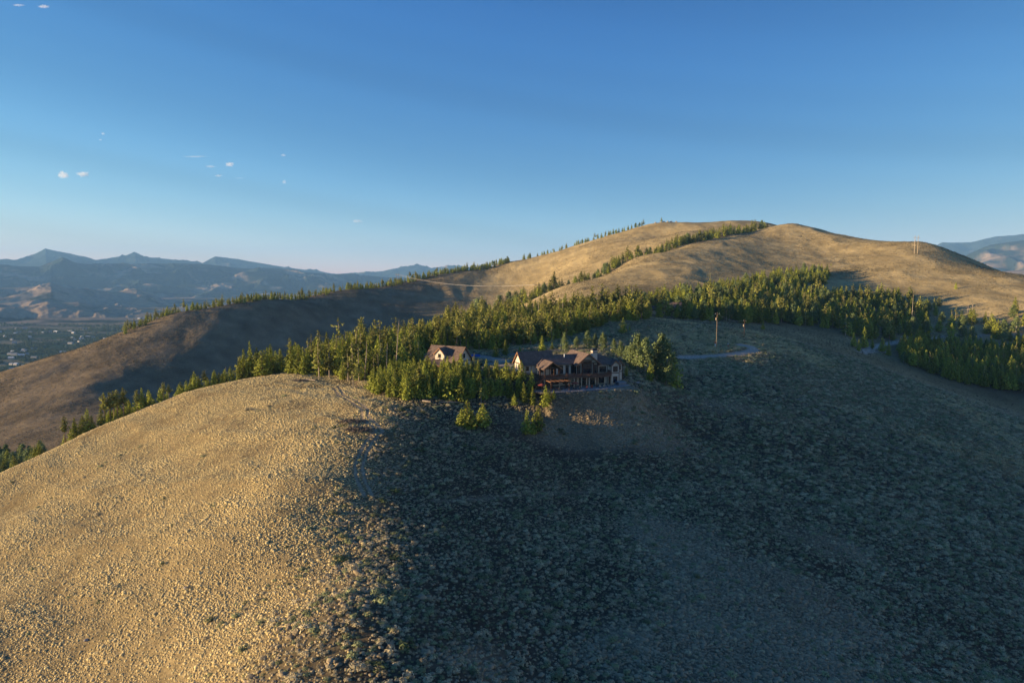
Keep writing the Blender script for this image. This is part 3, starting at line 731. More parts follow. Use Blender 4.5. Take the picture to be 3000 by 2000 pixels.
stand('tongue', hp_((1900,902),(2100,882),(2300,852),(2400,834),(2434,802),(2330,801),(2200,827),(2087,849),(2000,866),(1900,884)), 34, (7, 12.5), {'young': 1, 'grey': 0.1, 'aspen': 0.22}, clear=0.14, cs=24, seed=5)
stand('dark', [(2632,440),(2650,420),(2765,404),(2882,396),(3050,402),(3350,410),(3350,500),(3050,500),(2660,482)], 10, (7, 10.5), {'young': 1, 'aspen': 0.04, 'grey': 0.05}, seed=6)
stand('road', hp_((2600,1008),(2780,1003),(3100,1010),(3300,1010),(3300,915),(3050,908),(2820,930),(2700,960)), 85, (9, 14), {'young': 1, 'aspen': 0.35, 'grey': 0.1}, clear=0.15, cs=20, seed=7)
CRX = [-600, 0, 250, 500, 800, 1020, 1300, 1500, 1650, 1850, 2000]; CRD = [560, 700, 790, 880, 980, 1120, 1290, 1360, 1385, 1385, 1385]
def strip(name, p0, p1, off0, off1, per, hr, mix, seed, xs=CRX, ds=CRD, clear=0.0, cs=25):
    q = np.linspace(p0, p1, 14); d = np.interp(q, xs, ds)
    poly = [(a, b + off0) for a, b in zip(q, d)] + [(a, b + off1) for a, b in zip(q[::-1], d[::-1])]
    stand(name, poly, per, hr, mix, clear=clear, cs=cs, seed=seed)
strip('ridge', 360, 1020, 6, 55, 55, (7, 11), {'young': 1, 'grey': 0.3, 'tall': 0.3}, 8)
strip('ridge', 1020, 1500, 0, 50, 50, (7, 12), {'young': 1, 'aspen': 0.3, 'tall': 0.2}, 9)
strip('ridge', 1530, 1880, 0, 30, 75, (6, 11), {'young': 1, 'aspen': 0.1, 'tall': 0.3}, 10, clear=0.15)
GX = [1390, 1467, 1500, 1594, 1650, 1786, 1850, 2000, 2180, 2260]; GD = [690, 720, 735, 775, 790, 860, 905, 1000, 1120, 1200]
strip('gully', 1400, 2240, 10, 48, 42, (9, 15), {'young': 1, 'tall': 0.5, 'aspen': 0.25}, 11, GX, GD, clear=0.0)
stand('valley', [(-250,385),(-100,372),(20,380),(140,372),(180,400),(100,450),(-250,470)], 22, (8, 12), {'aspen': 1, 'young': 0.4}, seed=12)

#ON = {0: 'first', 1: 'second', 2: 'third', 3: 'fourth'}
# the row that looks over the brow of the golden knoll
for px, top, kd in [(168,1220,'tall'),(198,1224,'young'),(222,1218,'young'),(237,1199,'young'),(250,1216,'young'),(278,1195,'young'),(290,1152,'tall'),(306,1150,'tall'),(318,1146,'tall'),(329,1143,'tall'),(347,1136,'tall'),
                    (300,1205,'young'),(322,1198,'young'),(340,1195,'young'),(357,1190,'young'),(372,1200,'young'),(388,1143,'tall'),(403,1138,'young'),(412,1160,'young'),(428,1172,'young'),(440,1180,'young'),(468,1120,'tall'),(484,1126,'tall'),
                    (505,1162,'young'),(520,1157,'young'),(537,1125,'young'),(550,1110,'young'),(561,1088,'young'),(575,1108,'young'),(591,1085,'tall'),(604,1120,'young'),(618,1092,'young'),(640,1128,'young'),(676,1088,'young'),(690,1078,'young'),(708,1045,'young'),(728,1002,'young'),(748,1020,'young'),(765,1050,'young'),(786,1038,'grey'),(800,1062,'young')]:
    single(px, float(np.interp(px, [0, 125, 250, 375, 500, 650, 800], [234, 244, 252, 262, 269, 274, 277])), top, kd, 'brow')
_rb = random.Random(31)
for a_, b_, n_b in ((165, 262, 9), (275, 365, 16), (380, 440, 9), (455, 500, 6), (508, 600, 16), (600, 690, 12)):
    for _ in range(n_b):
        px = _rb.uniform(a_, b_); sy = float(np.interp(px, [0, 100, 200, 400, 600, 750, 820], [1372, 1325, 1280, 1195, 1130, 1100, 1090]))
        single(px, float(np.interp(px, [0, 125, 250, 375, 500, 650, 800], [236, 246, 254, 264, 271, 276, 279])) + _rb.uniform(0, 7), sy - _rb.uniform(10, 46), 'young', 'brow')
for px, top in [(10, 1335), (88, 1290), (75, 1305), (100, 1312)]: single(px, 240, top, 'young', 'brow')
# tall old pines behind the houses
for px, D, top, kd in [(1310,430,903,'grey'),(1335,432,885,'tall'),(1345,425,905,'grey'),(1383,430,884,'tall'),(1412,425,868,'tall'),(1402,436,905,'young'),(1435,435,900,'young'),(1487,430,880,'tall'),(1595,420,865,'tall'),(1617,425,852,'tall'),
                       (1680,425,857,'tall'),(1703,425,856,'tall'),(1735,430,838,'tall'),(1764,432,832,'tall'),(1780,430,842,'tall'),(1808,432,835,'tall'),(1832,435,838,'tall'),(1843,428,834,'tall'),(1862,430,836,'tall'),(1880,432,850,'tall'),(1905,440,862,'tall'),(1930,445,858,'tall'),
                       (1660,385,905,'grey'),(1530,400,905,'grey'),(1560,410,890,'grey'),(990,300,935,'grey'),(1040,300,960,'tall'),(1062,290,950,'tall'),(1098,292,940,'tall'),(1112,295,938,'grey'),(1128,290,955,'tall'),(1185,296,948,'tall')]:
    single(px, D, top, kd, 'old pines')
# lone trees
S_ = lambda *a: single(*a)
S_(1368, -1253, 1171, 'young', 'pair', 'tallest yellow green pine in the left sunlit clump below the houses')
S_(1350, -1250, 1196, 'young', 'pair', 'shorter pine leaning against the left of the tall sunlit pine')
S_(1384, -1252, 1205, 'young', 'pair', 'low bushy pine at the right foot of the tall sunlit pine')
S_(1341, -1250, 1222, 'young', 'pair', 'lowest pine at the left edge of the left sunlit clump')
S_(1413, -1251, 1182, 'young', 'pair', 'slim pointed pine standing just right of the left sunlit clump')
S_(1544, -1275, 1203, 'young', 'pair', 'darker left pine of the pair on the lawn below the main house')
S_(1577, -1274, 1186, 'young', 'pair', 'brightest tallest pine of the pair on the lawn below the main house')
S_(1563, -1277, 1222, 'young', 'pair', 'small pine between the two trees on the lawn')
S_(1600, -1192, 1128, 'young', 'pair', 'short dark pine at the right end of the stand by the patio')
S_(1611, -1186, 1140, 'young', 'pair', 'lowest pine just left of the small lawn pine')
S_(1624, -1193, 1158, 'young', 'pair', 'small dark pine alone on the lawn in front of the pergola')
S_(1826, -978, 930, 'young', 'lone', 'conical sunlit pine alone on the sage mound behind the aspens')
S_(1845, -970, 962, 'young', 'lone', 'tiny pine beside the conical pine on the sage mound')
S_(2236, -968, 943, 'young', 'lone', 'small sunlit pine standing before the shaded forest edge')
S_(2084, 440, 895, 'young', 'lone', 'broad pine with bare orange trunk left of the tall power pole')
S_(1226, -1168, 1062, 'tall', 'lone', 'pine with long bare pale trunk in front of the garage stand')
S_(1040, -1140, 1066, 'tall', 'lone', 'round topped pine on a bare trunk at the left end of the stand')
S_(2428, -781, 778, 'young', 'lone', 'outermost pine at the upper right tip of the hillside forest')
S_(2412, -836, 805, 'young', 'lone', 'lone pine on the open slope right of the hillside forest')
S_(2515, -872, 832, 'young', 'lone', 'taller left pine casting a long shadow on the open slope')
S_(2568, -880, 835, 'young', 'lone', 'left tree of the pine pair above the forest edge')
S_(2580, -878, 838, 'young', 'lone', 'right tree of the pine pair above the forest edge')
S_(2795, -849, 826, 'young', 'lone', 'solitary pine on the bare right slope with a long shadow')
S_(1932, 1384, 637, 'young', 'lone', 'single tiny pine on the rocky summit of the big hill')
for px, D, top, lab in [(2505, 432, 975, 'dark pine at the left of the shaded clump near the forest road'), (2535, 436, 958, 'tallest dark pine of the shaded clump near the forest road'), (2560, 440, 990, 'low dark pine in the middle of the shaded clump'), (2590, 436, 988, 'dark pine at the right of the shaded clump near the forest road'), (2520, 420, 995, 'bushy dark pine in front of the shaded clump'), (2608, 430, 1000, 'small dark pine at the right end of the shaded clump')]:
    single(px, D, top, 'young', 'lone', lab)
for px, D, top, lab in [(1452, 292, 1008, 'round bushy pine between the garage and the main house'), (1480, 296, 995, 'twin pointed pine right of the round pine on the driveway edge'), (1523, 300, 1015, 'short pine behind the left wing of the main house'), (1588, 292, 985, 'feathery green spruce behind the main house roof'), (1815, 246, 1078, 'dark spruce hugging the right end wall of the main house'), (1838, 243, 1068, 'dark spruce a few steps right of the main house'), (1908, 252, 1058, 'dark slender spruce between the two big aspens'), (1975, 262, 1035, 'dark spruce behind the right hand aspen'), (1618, 300, 1000, 'small spruce left of the pale aspen behind the roof')]:
    single(px, D, top, 'young', 'yard', lab)
for px, D, top, lab in [(1655, 288, 974, 'pale sunlit aspen behind the middle of the main house'), (1722, 290, 968, 'broad aspen behind the chimney of the main house'), (1690, 296, 985, 'leafy aspen between the two behind the main roof'), (1745, 292, 978, 'tall aspen just behind the chimney'), (1820, 276, 1000, 'rounded aspen above the right wing roof'), (1838, 270, 1012, 'low round aspen near the right end of the house'), (1768, 288, 972, 'slender aspen right of the chimney'), (1800, 284, 992, 'low aspen behind the right wing of the house'), (1868, 258, 978, 'tallest aspen right of the main house'), (1893, 256, 988, 'full crowned aspen beside the tallest aspen'), (1855, 262, 1005, 'aspen nearest the right end of the house'), (1942, 262, 980, 'large aspen at the right end of the yard row'), (1958, 258, 1000, 'lower aspen at the far right of the yard row'), (1926, 264, 1003, 'narrow aspen left of the last big aspen')]:
    single(px, D, top, 'aspen', 'yard', lab)
for px, D, top in [(1400,850,872),(1418,850,880),(1464,842,865),(1491,845,852),(1510,845,853),(1530,850,848)]: single(px, D, top, 'aspen', 'gully')
# snags
for px, D, top, lean, lab in [(1030, 238, 1112, 0.0, 'short broken grey trunk at the left end of the stand'), (1064, 252, 995, 0.09, 'long pale leaning dead trunk left of the forest'), (1155, 256, 930, 0.08, 'tallest pale dead trunk leaning right over the forest'),
                        (1127, 250, 1000, 0.06, 'thin dead trunk between the two long leaning trunks'), (1203, 282, 965, 0.03, 'grey dead trunk close to the garage'), (1576, 400, 868, 0.02, 'bare pale trunk rising above the forest behind the main house'),
                        (1648, 420, 865, 0.01, 'twin topped bare trunk behind the main house chimney'), (1410, 395, 905, 0.0, 'bare trunk in the forest behind the driveway'), (655, 285, 1072, 0.0, 'thin dead spire above the brow of the knoll'), (2672, 560, 850, 0.0, 'tall thin dead trunk above the right hand forest'),
                        (2741, 545, 925, 0.0, 'bare trunk standing by the dirt road'), (2610, 445, 985, 0.0, 'thin grey trunk beside the shaded clump near the forest road')]:
    x, y = ground_xy(px, D); z = float(H(np.array([x]), np.array([y]))[0]); h = place(px, top, D)[2] - z
    if h < 3: h = 4
    o = bpy.data.objects.new('dead_tree', SNAG[len(bpy.data.objects) % 3]); COL.objects.link(o); o.location = (x, y, z - 0.1)
    w_ = min(1.7, max(1.1, h / 9)); o.scale = (w_, w_, h / 10); o.rotation_euler = (0.02, lean, px * 0.7)
    o.rotation_euler = (0.0, lean, 0); tag(o, lab, 'dead tree')

PHR = {'garage': 'in the dense stand in front of the gabled garage', 'knoll': 'at the forest edge behind the golden knoll', 'behind': 'in the sunlit forest behind the driveway',
       'foot': 'in the forest at the foot of the big hill', 'tongue': 'in the forest strip climbing the big hill', 'dark': 'in the shaded stand at the right edge', 'road': 'scattered along the dirt road at right',
       'ridge': 'along the skyline ridge', 'gully': 'in the gully row across the big hill', 'valley': 'in the hollow behind the knoll at far left', 'brow': 'peeking over the brow of the golden knoll', 'old pines': 'towering behind the houses'}
qx, qy = [], []
pxh = np.array([t_[3] / t_[1] * F for t_ in TREES])
q = np.array([to_px(t_[0], t_[1], t_[2] + t_[3]) for t_ in TREES]); seen = (q[:, 0] > -10) & (q[:, 0] < 3010)
score = pxh * seen + np.array([10000 if t_[6] else 0 for t_ in TREES]) + np.array([3000 if t_[5] in ('brow', 'old pines') else 0 for t_ in TREES])
order = np.argsort(-score)
ind = {'pine': 0, 'aspen': 0}; single_i = set()
for i in order:
    kd = 'aspen' if TREES[i][4] == 'aspen' else 'pine'
    if TREES[i][4] == 'snag' or not seen[i]: continue
    if ind[kd] < (300 if kd == 'pine' else 60): ind[kd] += 1; single_i.add(int(i))
adj = {'young': 'full green pine', 'tall': 'tall bare trunked pine', 'grey': 'thin sparse greyish pine', 'aspen': 'pale green aspen'}
def put_tree(i):
    x, y, z, h, kd, st, lab = TREES[i]; v = KINDS[kd][i % len(KINDS[kd])]
    nm = 'aspen_tree' if kd == 'aspen' else 'pine_tree'
    e = empty(nm, (x, y, z), (i * 2.4) % 6.28); wd = {'tall': 1.25, 'young': 1.0}.get(kd, 1.05)
    w_ = h / 10 * wd * (0.88 + 0.24 * ((i * 37) % 10) / 10)
    if st == 'brow' and h > 12: w_ *= 12.5 / h
    if st == 'brow' and kd == 'tall': v = KINDS['tall'][2]; w_ *= 0.85
    if st == 'yard' and kd == 'aspen': w_ *= 0.82
    if st == 'pair': w_ *= 1.4 if x < -5 else 1.12
    if kd == 'young' and h > 10: w_ *= 10.0 / h * 1.05 if h > 13 else 1
    if kd == 'tall' and h > 14: w_ *= 0.85
    e.scale = (w_, w_, h / 10)
    link_mesh('crown', v[0], [], e); link_mesh('trunk', v[1], [], e)
    if lab: tag(e, lab, 'tree')
    else:
        size = 'low ' if h < 7 else ''
        third = ''
        if st in ('garage', 'knoll', 'behind', 'brow', 'dark', 'old pines', 'foot'):
            lo, hi = {'garage': (1080, 1592), 'knoll': (690, 1235), 'behind': (1150, 1900), 'brow': (0, 800), 'dark': (2632, 3000), 'old pines': (990, 1930), 'foot': (1700, 2760)}[st]
            f = (to_px(x, y, z)[0] - lo) / (hi - lo); third = ', ' + ('left end', 'left part', 'middle', 'right part', 'right end')[int(min(4, max(0, f * 5)))]
        L = size + adj[kd] + ' ' + PHR.get(st, 'near the house') + third
        tag(e, L, 'tree', adj[kd] + 's ' + PHR.get(st, 'near the house') + third + (', low' if size else ''))
for i in sorted(single_i): put_tree(i)

# everything past the largest three hundred: one forest mass per kind of growth
allp = []; names = []
FK = ['young', 'tall', 'grey', 'aspen']; objs = []; offs = {}
for k in FK:
    offs[k] = len(objs)
    for v in KINDS[k]: objs.append(bpy.data.objects.new('t', v[2]))
offs['snag'] = len(objs); objs += [bpy.data.objects.new('t', me_) for me_ in SNAG]
c_forest = proto_collection('forest_tree', objs)
rest = [i for i in range(len(TREES)) if i not in single_i]
Pn = np.array([TREES[i][:3] for i in rest]); hh = np.array([TREES[i][3] for i in rest])
idx = np.array([offs[TREES[i][4]] + i % (len(KINDS[TREES[i][4]]) if TREES[i][4] != 'snag' else 3) for i in rest])
wf = np.array([{'tall': 1.25, 'snag': 1.1}.get(TREES[i][4], 1.05) for i in rest]) * rng.uniform(0.88, 1.12, len(rest))
print('TREES', len(TREES), 'single', len(single_i))
gn_scatter('pine_forest', Pn, rng.uniform(0, 6.28, len(rest)), np.stack([hh / 10 * wf, hh / 10 * wf, hh / 10], 1), idx, c_forest, 'pine forest at the foot of the big hill and on its ridges', 'forest')

# small green bushes dotted about
gp = [(1240,1210,186),(1360,1310,0),(1650,1275,0),(1640,1262,0),(1175,1205,0),(1135,1200,0),(1200,1195,0),(2210,1137,0),(2250,1165,0),(1095,1150,0),(980,1255,0),(1005,1250,0),(1385,1318,0),(1155,1640,0),(1190,1900,0),(1110,1960,0),(1000,1640,0),(1230,1320,0),(1120,1470,0),(1160,1440,0),(2100,1160,0),(1900,1140,0),(1960,1060,0),(1980,1062,0),(2075,1044,0),(2040,1046,0),(890,1045,0)]
sh_me = [o.data for o in c_green.objects]
for k, (px, py, D) in enumerate(gp):
    x, y, z = hit(px, py); sz = 1.1 + 0.5 * ((k * 7) % 5) / 5
    if in_keepout(np.array([x]), np.array([y]), 0.5)[0]: continue
    o = bpy.data.objects.new('green_shrub', sh_me[k % 3]); COL.objects.link(o); o.location = (x, y, z - 0.1); o.scale = (sz * 1.3, sz, sz * 0.8); o.rotation_euler = (0, 0, k)
    where = ('beside the pines below the garage' if px < 1500 and py < 1260 else 'on the lit rim of the slope' if px < 1200 else 'on the shaded grass below the house' if py > 1100 and px < 2000 else 'along the driveway and slope at right' if px > 1880 else 'among the sage below the forest')
    tag(o, 'low dark green shrub ' + where, 'shrub', 'green shrubs ' + where)
# ------------------------------------------------------------------ buildings
M['stucco'] = mat('cream_stucco', (0.60, 0.51, 0.39), var=0.08, scale=1.5, bump=0.02, bscale=9)
M['trim'] = mat('dark_timber_trim', (0.085, 0.042, 0.026), var=0.2, scale=3, rough=0.7)
M['fascia'] = mat('cedar_fascia', (0.30, 0.145, 0.068), var=0.2, scale=3, rough=0.7)
M['deck'] = mat('red_brown_decking', (0.13, 0.072, 0.046), var=0.25, scale=3, rough=0.7)
M['roof'] = mat('brown_shingles', (0.14, 0.098, 0.075), var=0.35, scale=1.3, bump=0.03, bscale=6)
M['glass'] = mat('window_glass', (0.02, 0.025, 0.03), rough=0.06, spec=1.0)
M['stone'] = mat('field_stone', (0.24, 0.20, 0.16), var=0.35, scale=2.2, bump=0.06, bscale=4)
M['slab'] = mat('patio_concrete', (0.30, 0.27, 0.24), var=0.12, scale=0.8)
M['metal'] = mat('dark_metal', (0.05, 0.05, 0.055), rough=0.5, metal=0.6)
M['cloth'] = mat('red_canvas', (0.24, 0.055, 0.035), var=0.1)
M['tub'] = mat('grey_tub_cover', (0.16, 0.18, 0.19), rough=0.6, var=0.1)
M['pale'] = mat('pale_wood', (0.42, 0.33, 0.22), var=0.2, scale=4)
M['log'] = mat('log_wall', (0.16, 0.085, 0.05), var=0.3, scale=2)
M['rock'] = mat('granite_boulder', (0.33, 0.30, 0.27), var=0.3, scale=1.5, bump=0.1, bscale=2)
M['white'] = mat('white_paint', (0.75, 0.74, 0.70), var=0.05)
M['blue'] = mat('blue_tarp', (0.06, 0.13, 0.42), var=0.1)
M['red'] = mat('red_marker', (0.6, 0.07, 0.04)); M['green'] = mat('green_utility_box', (0.05, 0.16, 0.13))
M['wire'] = mat('aluminium_wire', (0.42, 0.38, 0.34), rough=0.6)

class PB:
    def __init__(s): s.bm = bmesh.new()
    def box(s, a, b):
        x0, y0, z0 = a; x1, y1, z1 = b
        v = [s.bm.verts.new(p) for p in ((x0,y0,z0),(x1,y0,z0),(x1,y1,z0),(x0,y1,z0),(x0,y0,z1),(x1,y0,z1),(x1,y1,z1),(x0,y1,z1))]
        for f in ((3,2,1,0),(4,5,6,7),(0,1,5,4),(1,2,6,5),(2,3,7,6),(3,0,4,7)): s.bm.faces.new([v[i] for i in f])
        return s
    def bar(s, p, q, t=0.1, h=None):
        p = Vector(p); q = Vector(q); d = (q - p).normalized(); up = Vector((0, 0, 1)) if abs(d.z) < 0.95 else Vector((1, 0, 0))
        a = d.cross(up).normalized() * t / 2; b = a.cross(d).normalized() * (h or t) / 2
        v = [s.bm.verts.new(c + k) for c in (p, q) for k in (-a - b, a - b, a + b, -a + b)]
        for f in ((0,1,2,3),(7,6,5,4),(0,4,5,1),(1,5,6,2),(2,6,7,3),(3,7,4,0)): s.bm.faces.new([v[i] for i in f])
        return s
    def prism(s, poly, ax, a, b):
        """poly of (t, w); ax 'u' extrudes along u from a to b with t=v, 'v' extrudes along v with t=u, 'w' extrudes up with poly=(u,v)"""
        def P3(t_, w_, e): return (e, t_, w_) if ax == 'u' else (t_, e, w_) if ax == 'v' else (t_, w_, e)
        A_ = [s.bm.verts.new(P3(t_, w_, a)) for t_, w_ in poly]; B_ = [s.bm.verts.new(P3(t_, w_, b)) for t_, w_ in poly]; n = len(poly)
        s.bm.faces.new(A_); s.bm.faces.new(B_[::-1])
        for i in range(n): s.bm.faces.new([A_[i], B_[i], B_[(i + 1) % n], A_[(i + 1) % n]])
        return s
    def cyl(s, c, r, z0, z1, n=10, r2=None):
        r2 = r if r2 is None else r2
        A_ = [s.bm.verts.new((c[0] + r * math.cos(2*math.pi*i/n), c[1] + r * math.sin(2*math.pi*i/n), z0)) for i in range(n)]
        B_ = [s.bm.verts.new((c[0] + r2 * math.cos(2*math.pi*i/n), c[1] + r2 * math.sin(2*math.pi*i/n), z1)) for i in range(n)]
        s.bm.faces.new(A_[::-1]); s.bm.faces.new(B_)
        for i in range(n): s.bm.faces.new([A_[i], A_[(i+1)%n], B_[(i+1)%n], B_[i]])
        return s
    def done(s, name, m, parent=None, label=None):
        bmesh.ops.recalc_face_normals(s.bm, faces=s.bm.faces[:])
        me = bpy.data.meshes.new(name); s.bm.to_mesh(me); s.bm.free(); me.materials.append(m)
        o = bpy.data.objects.new(name, me); COL.objects.link(o)
        if parent: o.parent = parent
        if label: o['label'] = label
        return o

def gable(root, ax, e0, e1, t0, t1, base, eave, ridge, over=0.55, end=0.6, th=0.22, walls=True, fas=True, roof_m=None):
    """gabled block: ax = direction of the ridge; e0..e1 along it, t0..t1 across it"""
    tm = (t0 + t1) / 2; sl_ = (ridge - eave) / (tm - t0)
    if walls:
        PB().prism([(t0, base), (t1, base), (t1, eave), (tm, ridge), (t0, eave)], ax, e0, e1).done('wall', M['stucco'], root)
    lo = eave - sl_ * over
    up = 0.03
    PB().prism([(t0 - over, lo + up), (tm, ridge + up), (t1 + over, lo + up), (t1 + over, lo + th + up), (tm, ridge + th * 1.25 + up), (t0 - over, lo + th + up)], ax, e0 - end, e1 + end).done('roof', roof_m or M['roof'], root)
    if fas:
        for e in (e0 - end - 0.06, e1 + end + 0.0):
            PB().prism([(t0 - over - 0.06, lo - 0.12), (tm, ridge - 0.10), (t1 + over + 0.06, lo - 0.12), (t1 + over + 0.06, lo + th + 0.02), (tm, ridge + th * 1.25 + 0.02), (t0 - over - 0.06, lo + th + 0.02)], ax, e, e + 0.06).done('fascia', M['fascia'], root)

def hip(root, u0, u1, v0, v1, base, eave, ridge, ends=(1, 1), over=0.55, th=0.2):
    """block with a ridge along u whose ends slope down where ends[i] is 1"""
    PB().box((u0, v0, base), (u1, v1, eave)).done('wall', M['stucco'], root)
    a, b, c, d = u0 - over, u1 + over, v0 - over, v1 + over; vm = (v0 + v1) / 2; run = (d - c) / 2
    r0 = a + (run if ends[0] else 0); r1 = b - (run if ends[1] else 0); lo = eave - 0.12
    p = PB(); bm = p.bm
    def ring(z, k): return [bm.verts.new(q) for q in ((a, c, z), (b, c, z), (b, d, z), (a, d, z))] + [bm.verts.new((r0, vm, k)), bm.verts.new((r1, vm, k))]
    t_ = ring(lo + th, ridge + th); l_ = ring(lo, lo + 0.01)
    for f in ((0, 1, 5, 4), (2, 3, 4, 5), (1, 2, 5), (3, 0, 4)): bm.faces.new([t_[i] for i in f])
    bm.faces.new([l_[i] for i in (3, 2, 1, 0)])
    for i in range(4): bm.faces.new([l_[i], l_[(i + 1) % 4], t_[(i + 1) % 4], t_[i]])
    for i in (5, 4): bm.verts.remove(l_[i])
    p.done('roof', M['roof'], root)

def window(root, face, c, u, w0, wd, hg, cols=1, rows=1, fr=0.1, out=1, name='window'):
    """face 'v': wall plane at v=c seen from -v (out=-1) ; 'u': plane u=c"""
    b = PB(); d = 0.07 * out
    def bx(p0, p1, q0, q1, d0, d1):
        if face == 'v': b.box((p0, c + min(d0, d1), q0), (p1, c + max(d0, d1), q1))
        else: b.box((c + min(d0, d1), p0, q0), (c + max(d0, d1), p1, q1))
    bx(u, u + wd, w0, w0 + fr, 0.004 * out, d); bx(u, u + wd, w0 + hg - fr, w0 + hg, 0.004 * out, d)
    bx(u, u + fr, w0 + fr, w0 + hg - fr, 0.004 * out, d); bx(u + wd - fr, u + wd, w0 + fr, w0 + hg - fr, 0.004 * out, d)
    for k in range(1, cols): x_ = u + wd * k / cols; bx(x_ - 0.035, x_ + 0.035, w0 + fr, w0 + hg - fr, 0.03 * out, d * 0.9)
    for k in range(1, rows): x_ = w0 + hg * k / rows; bx(u + fr, u + wd - fr, x_ - 0.035, x_ + 0.035, 0.034 * out, d * 0.86)
    o = b.done(name, M['trim'], root)
    g = PB()
    b = g; bx(u + fr * 0.8, u + wd - fr * 0.8, w0 + fr * 0.8, w0 + hg - fr * 0.8, 0.006 * out, 0.028 * out); g.done('pane', M['glass'], o)
    return o

def board(root, p, q, m='trim', name='trim_board'): PB().box(p, q).done(name, M[m], root)

# ---- main house
house = empty('mountain_house', HO, HA)
tag(house, 'large cream and timber mountain house with brown gabled roofs, tall windows and a long deck', 'house')
# left wing
gable(house, 'u', 0, 11.5, 0, 8, -1.0, 3.2, 6.9)
for w_ in (0.25, 3.0):
    board(house, (-0.05, -0.06, w_), (5.0, -0.003, w_ + 0.16)); board(house, (-0.06, -0.05, w_), (-0.003, 8.05, w_ + 0.16))
for u_ in (-0.05, 2.9): board(house, (u_, -0.075, -0.6), (u_ + 0.2, -0.064, 3.2))
board(house, (-0.075, 0.0, -0.6), (-0.064, 0.2, 3.2)); board(house, (-0.075, 7.8, -0.6), (-0.064, 8.0, 3.2)); board(house, (-0.075, 0.2, 3.16), (-0.064, 7.8, 3.36))
window(house, 'u', 0, 2.6, 0.9, 1.5, 1.7, 2, 1, out=-1); window(house, 'v', 0, 1.0, 1.0, 1.2, 1.5, 1, 1, out=-1)
# middle body
hip(house, 5.0, 21.0, -1.6, 7.0, WP - 0.4, 2.9, 5.6, (1, 0))
for u_ in (5.0, 9.0): board(house, (u_, -1.68, -3.9), (u_ + 0.2, -1.604, 2.9))
board(house, (5.0, -1.67, -0.75), (19.5, -1.604, -0.5))
window(house, 'v', -1.6, 5.6, 0.5, 1.2, 1.9, 1, 1, out=-1)
for u_, wd in ((9.6, 1.9), (12.2, 1.9), (15.0, 1.2), (17.0, 2.0)): window(house, 'v', -1.6, u_, -0.4, wd, 2.9, 2, 1, out=-1, name='glass_door')
for u_, wd in ((6.5, 1.8), (10.0, 2.4), (14.0, 2.0)): window(house, 'v', -1.6, u_, WP + 0.5, wd, 2.1, 2, 1, out=-1)
# great room
gable(house, 'v', -3.6, 8.0, 18.3, 26.3, WP - 0.4, 3.1, 6.3, end=1.3, over=0.7)
for u_, wd in ((18.7, 1.0), (24.9, 1.0)): window(house, 'v', -3.6, u_, -0.4, wd, 3.0, 1, 2, out=-1)
window(house, 'v', -3.6, 20.6, 1.55, 3.4, 2.5, 2, 1, out=-1, name='tall_window'); window(house, 'v', -3.6, 20.6, -0.4, 3.4, 1.9, 2, 1, out=-1, name='tall_window')
window(house, 'u', 18.3, -3.2, -0.3, 1.4, 2.6, 1, 1, out=-1)
for u_ in (18.3, 20.1, 24.3, 26.0): PB().box((u_, -4.05, -0.5), (u_ + 0.34, -3.7, 3.1)).done('timber_column', M['trim'], house)
board(house, (18.3, -3.95, 3.12), (26.3, -3.68, 3.42)); board(house, (20.1, -3.9, 4.25), (24.6, -3.68, 4.45))
PB().prism([(17.6, 2.35), (20.2, 4.1), (20.2, 4.35), (17.5, 2.62)], 'v', -4.98, -3.0).done('lower_gable_roof', M['roof'], house)
PB().prism([(17.35, 2.2), (20.2, 4.0), (20.2, 4.32), (17.3, 2.55)], 'v', -5.06, -5.0).done('fascia', M['fascia'], house)
for u_, wd in ((19.2, 2.6), (22.4, 2.8)): window(house, 'v', -3.6, u_, WP + 0.1, wd, 2.5, 3, 1, out=-1, name='glass_door')
# entry porch gable over the deck
gable(house, 'v', -7.6, -1.2, 4.7, 10.4, 0, 2.5, 4.45, walls=False, end=0.5, over=0.5)
for u_, v_ in ((4.9, -7.4), (10.0, -7.4), (10.0, -3.2), (4.9, -3.2)): PB().box((u_, v_, -0.55), (u_ + 0.32, v_ + 0.32, 2.35)).done('timber_column', M['trim'], house)
board(house, (4.8, -7.45, 2.36), (10.5, -7.15, 2.62)); board(house, (4.9, -7.1, 2.36), (5.2, -1.7, 2.6)); board(house, (10.05, -7.1, 2.36), (10.35, -1.7, 2.6))
# right wing, hipped ends and two bays
hip(house, 25.0, 35.0, -3.0, 7.0, WP - 0.4, 2.3, 5.2, (0, 1))
gable(house, 'v', -4.4, 1.5, 31.2, 34.2, WP - 0.4, 2.0, 3.5, end=0.4, over=0.4)
gable(house, 'v', -1.4, 4.0, 34.7, 37.2, WP - 0.4, 1.8, 3.1, end=0.5, over=0.5)
window(house, 'v', -3.0, 27.2, -0.3, 2.6, 2.1, 2, 1, out=-1); window(house, 'v', -4.4, 31.8, -0.2, 1.8, 2.0, 2, 1, out=-1); window(house, 'v', -1.4, 35.3, 0.0, 1.3, 1.7, 1, 1, out=-1)
window(house, 'v', -4.4, 31.9, WP + 0.4, 1.6, 2.2, 1, 1, out=-1); window(house, 'v', -3.0, 27.0, WP + 0.3, 2.4, 2.3, 2, 1, out=-1)
for u_ in (30.2, 31.1, 34.1): board(house, (u_, -4.49 if u_ > 31 else -3.08, -4.2), (u_ + 0.18, -4.404 if u_ > 31 else -3.004, 2.0))
board(house, (31.2, -4.47, -0.75), (34.2, -4.404, -0.5)); board(house, (34.6, -1.47, -0.75), (37.2, -1.404, -0.5)); board(house, (37.0, -1.48, -4.2), (37.2, -1.404, 1.9))
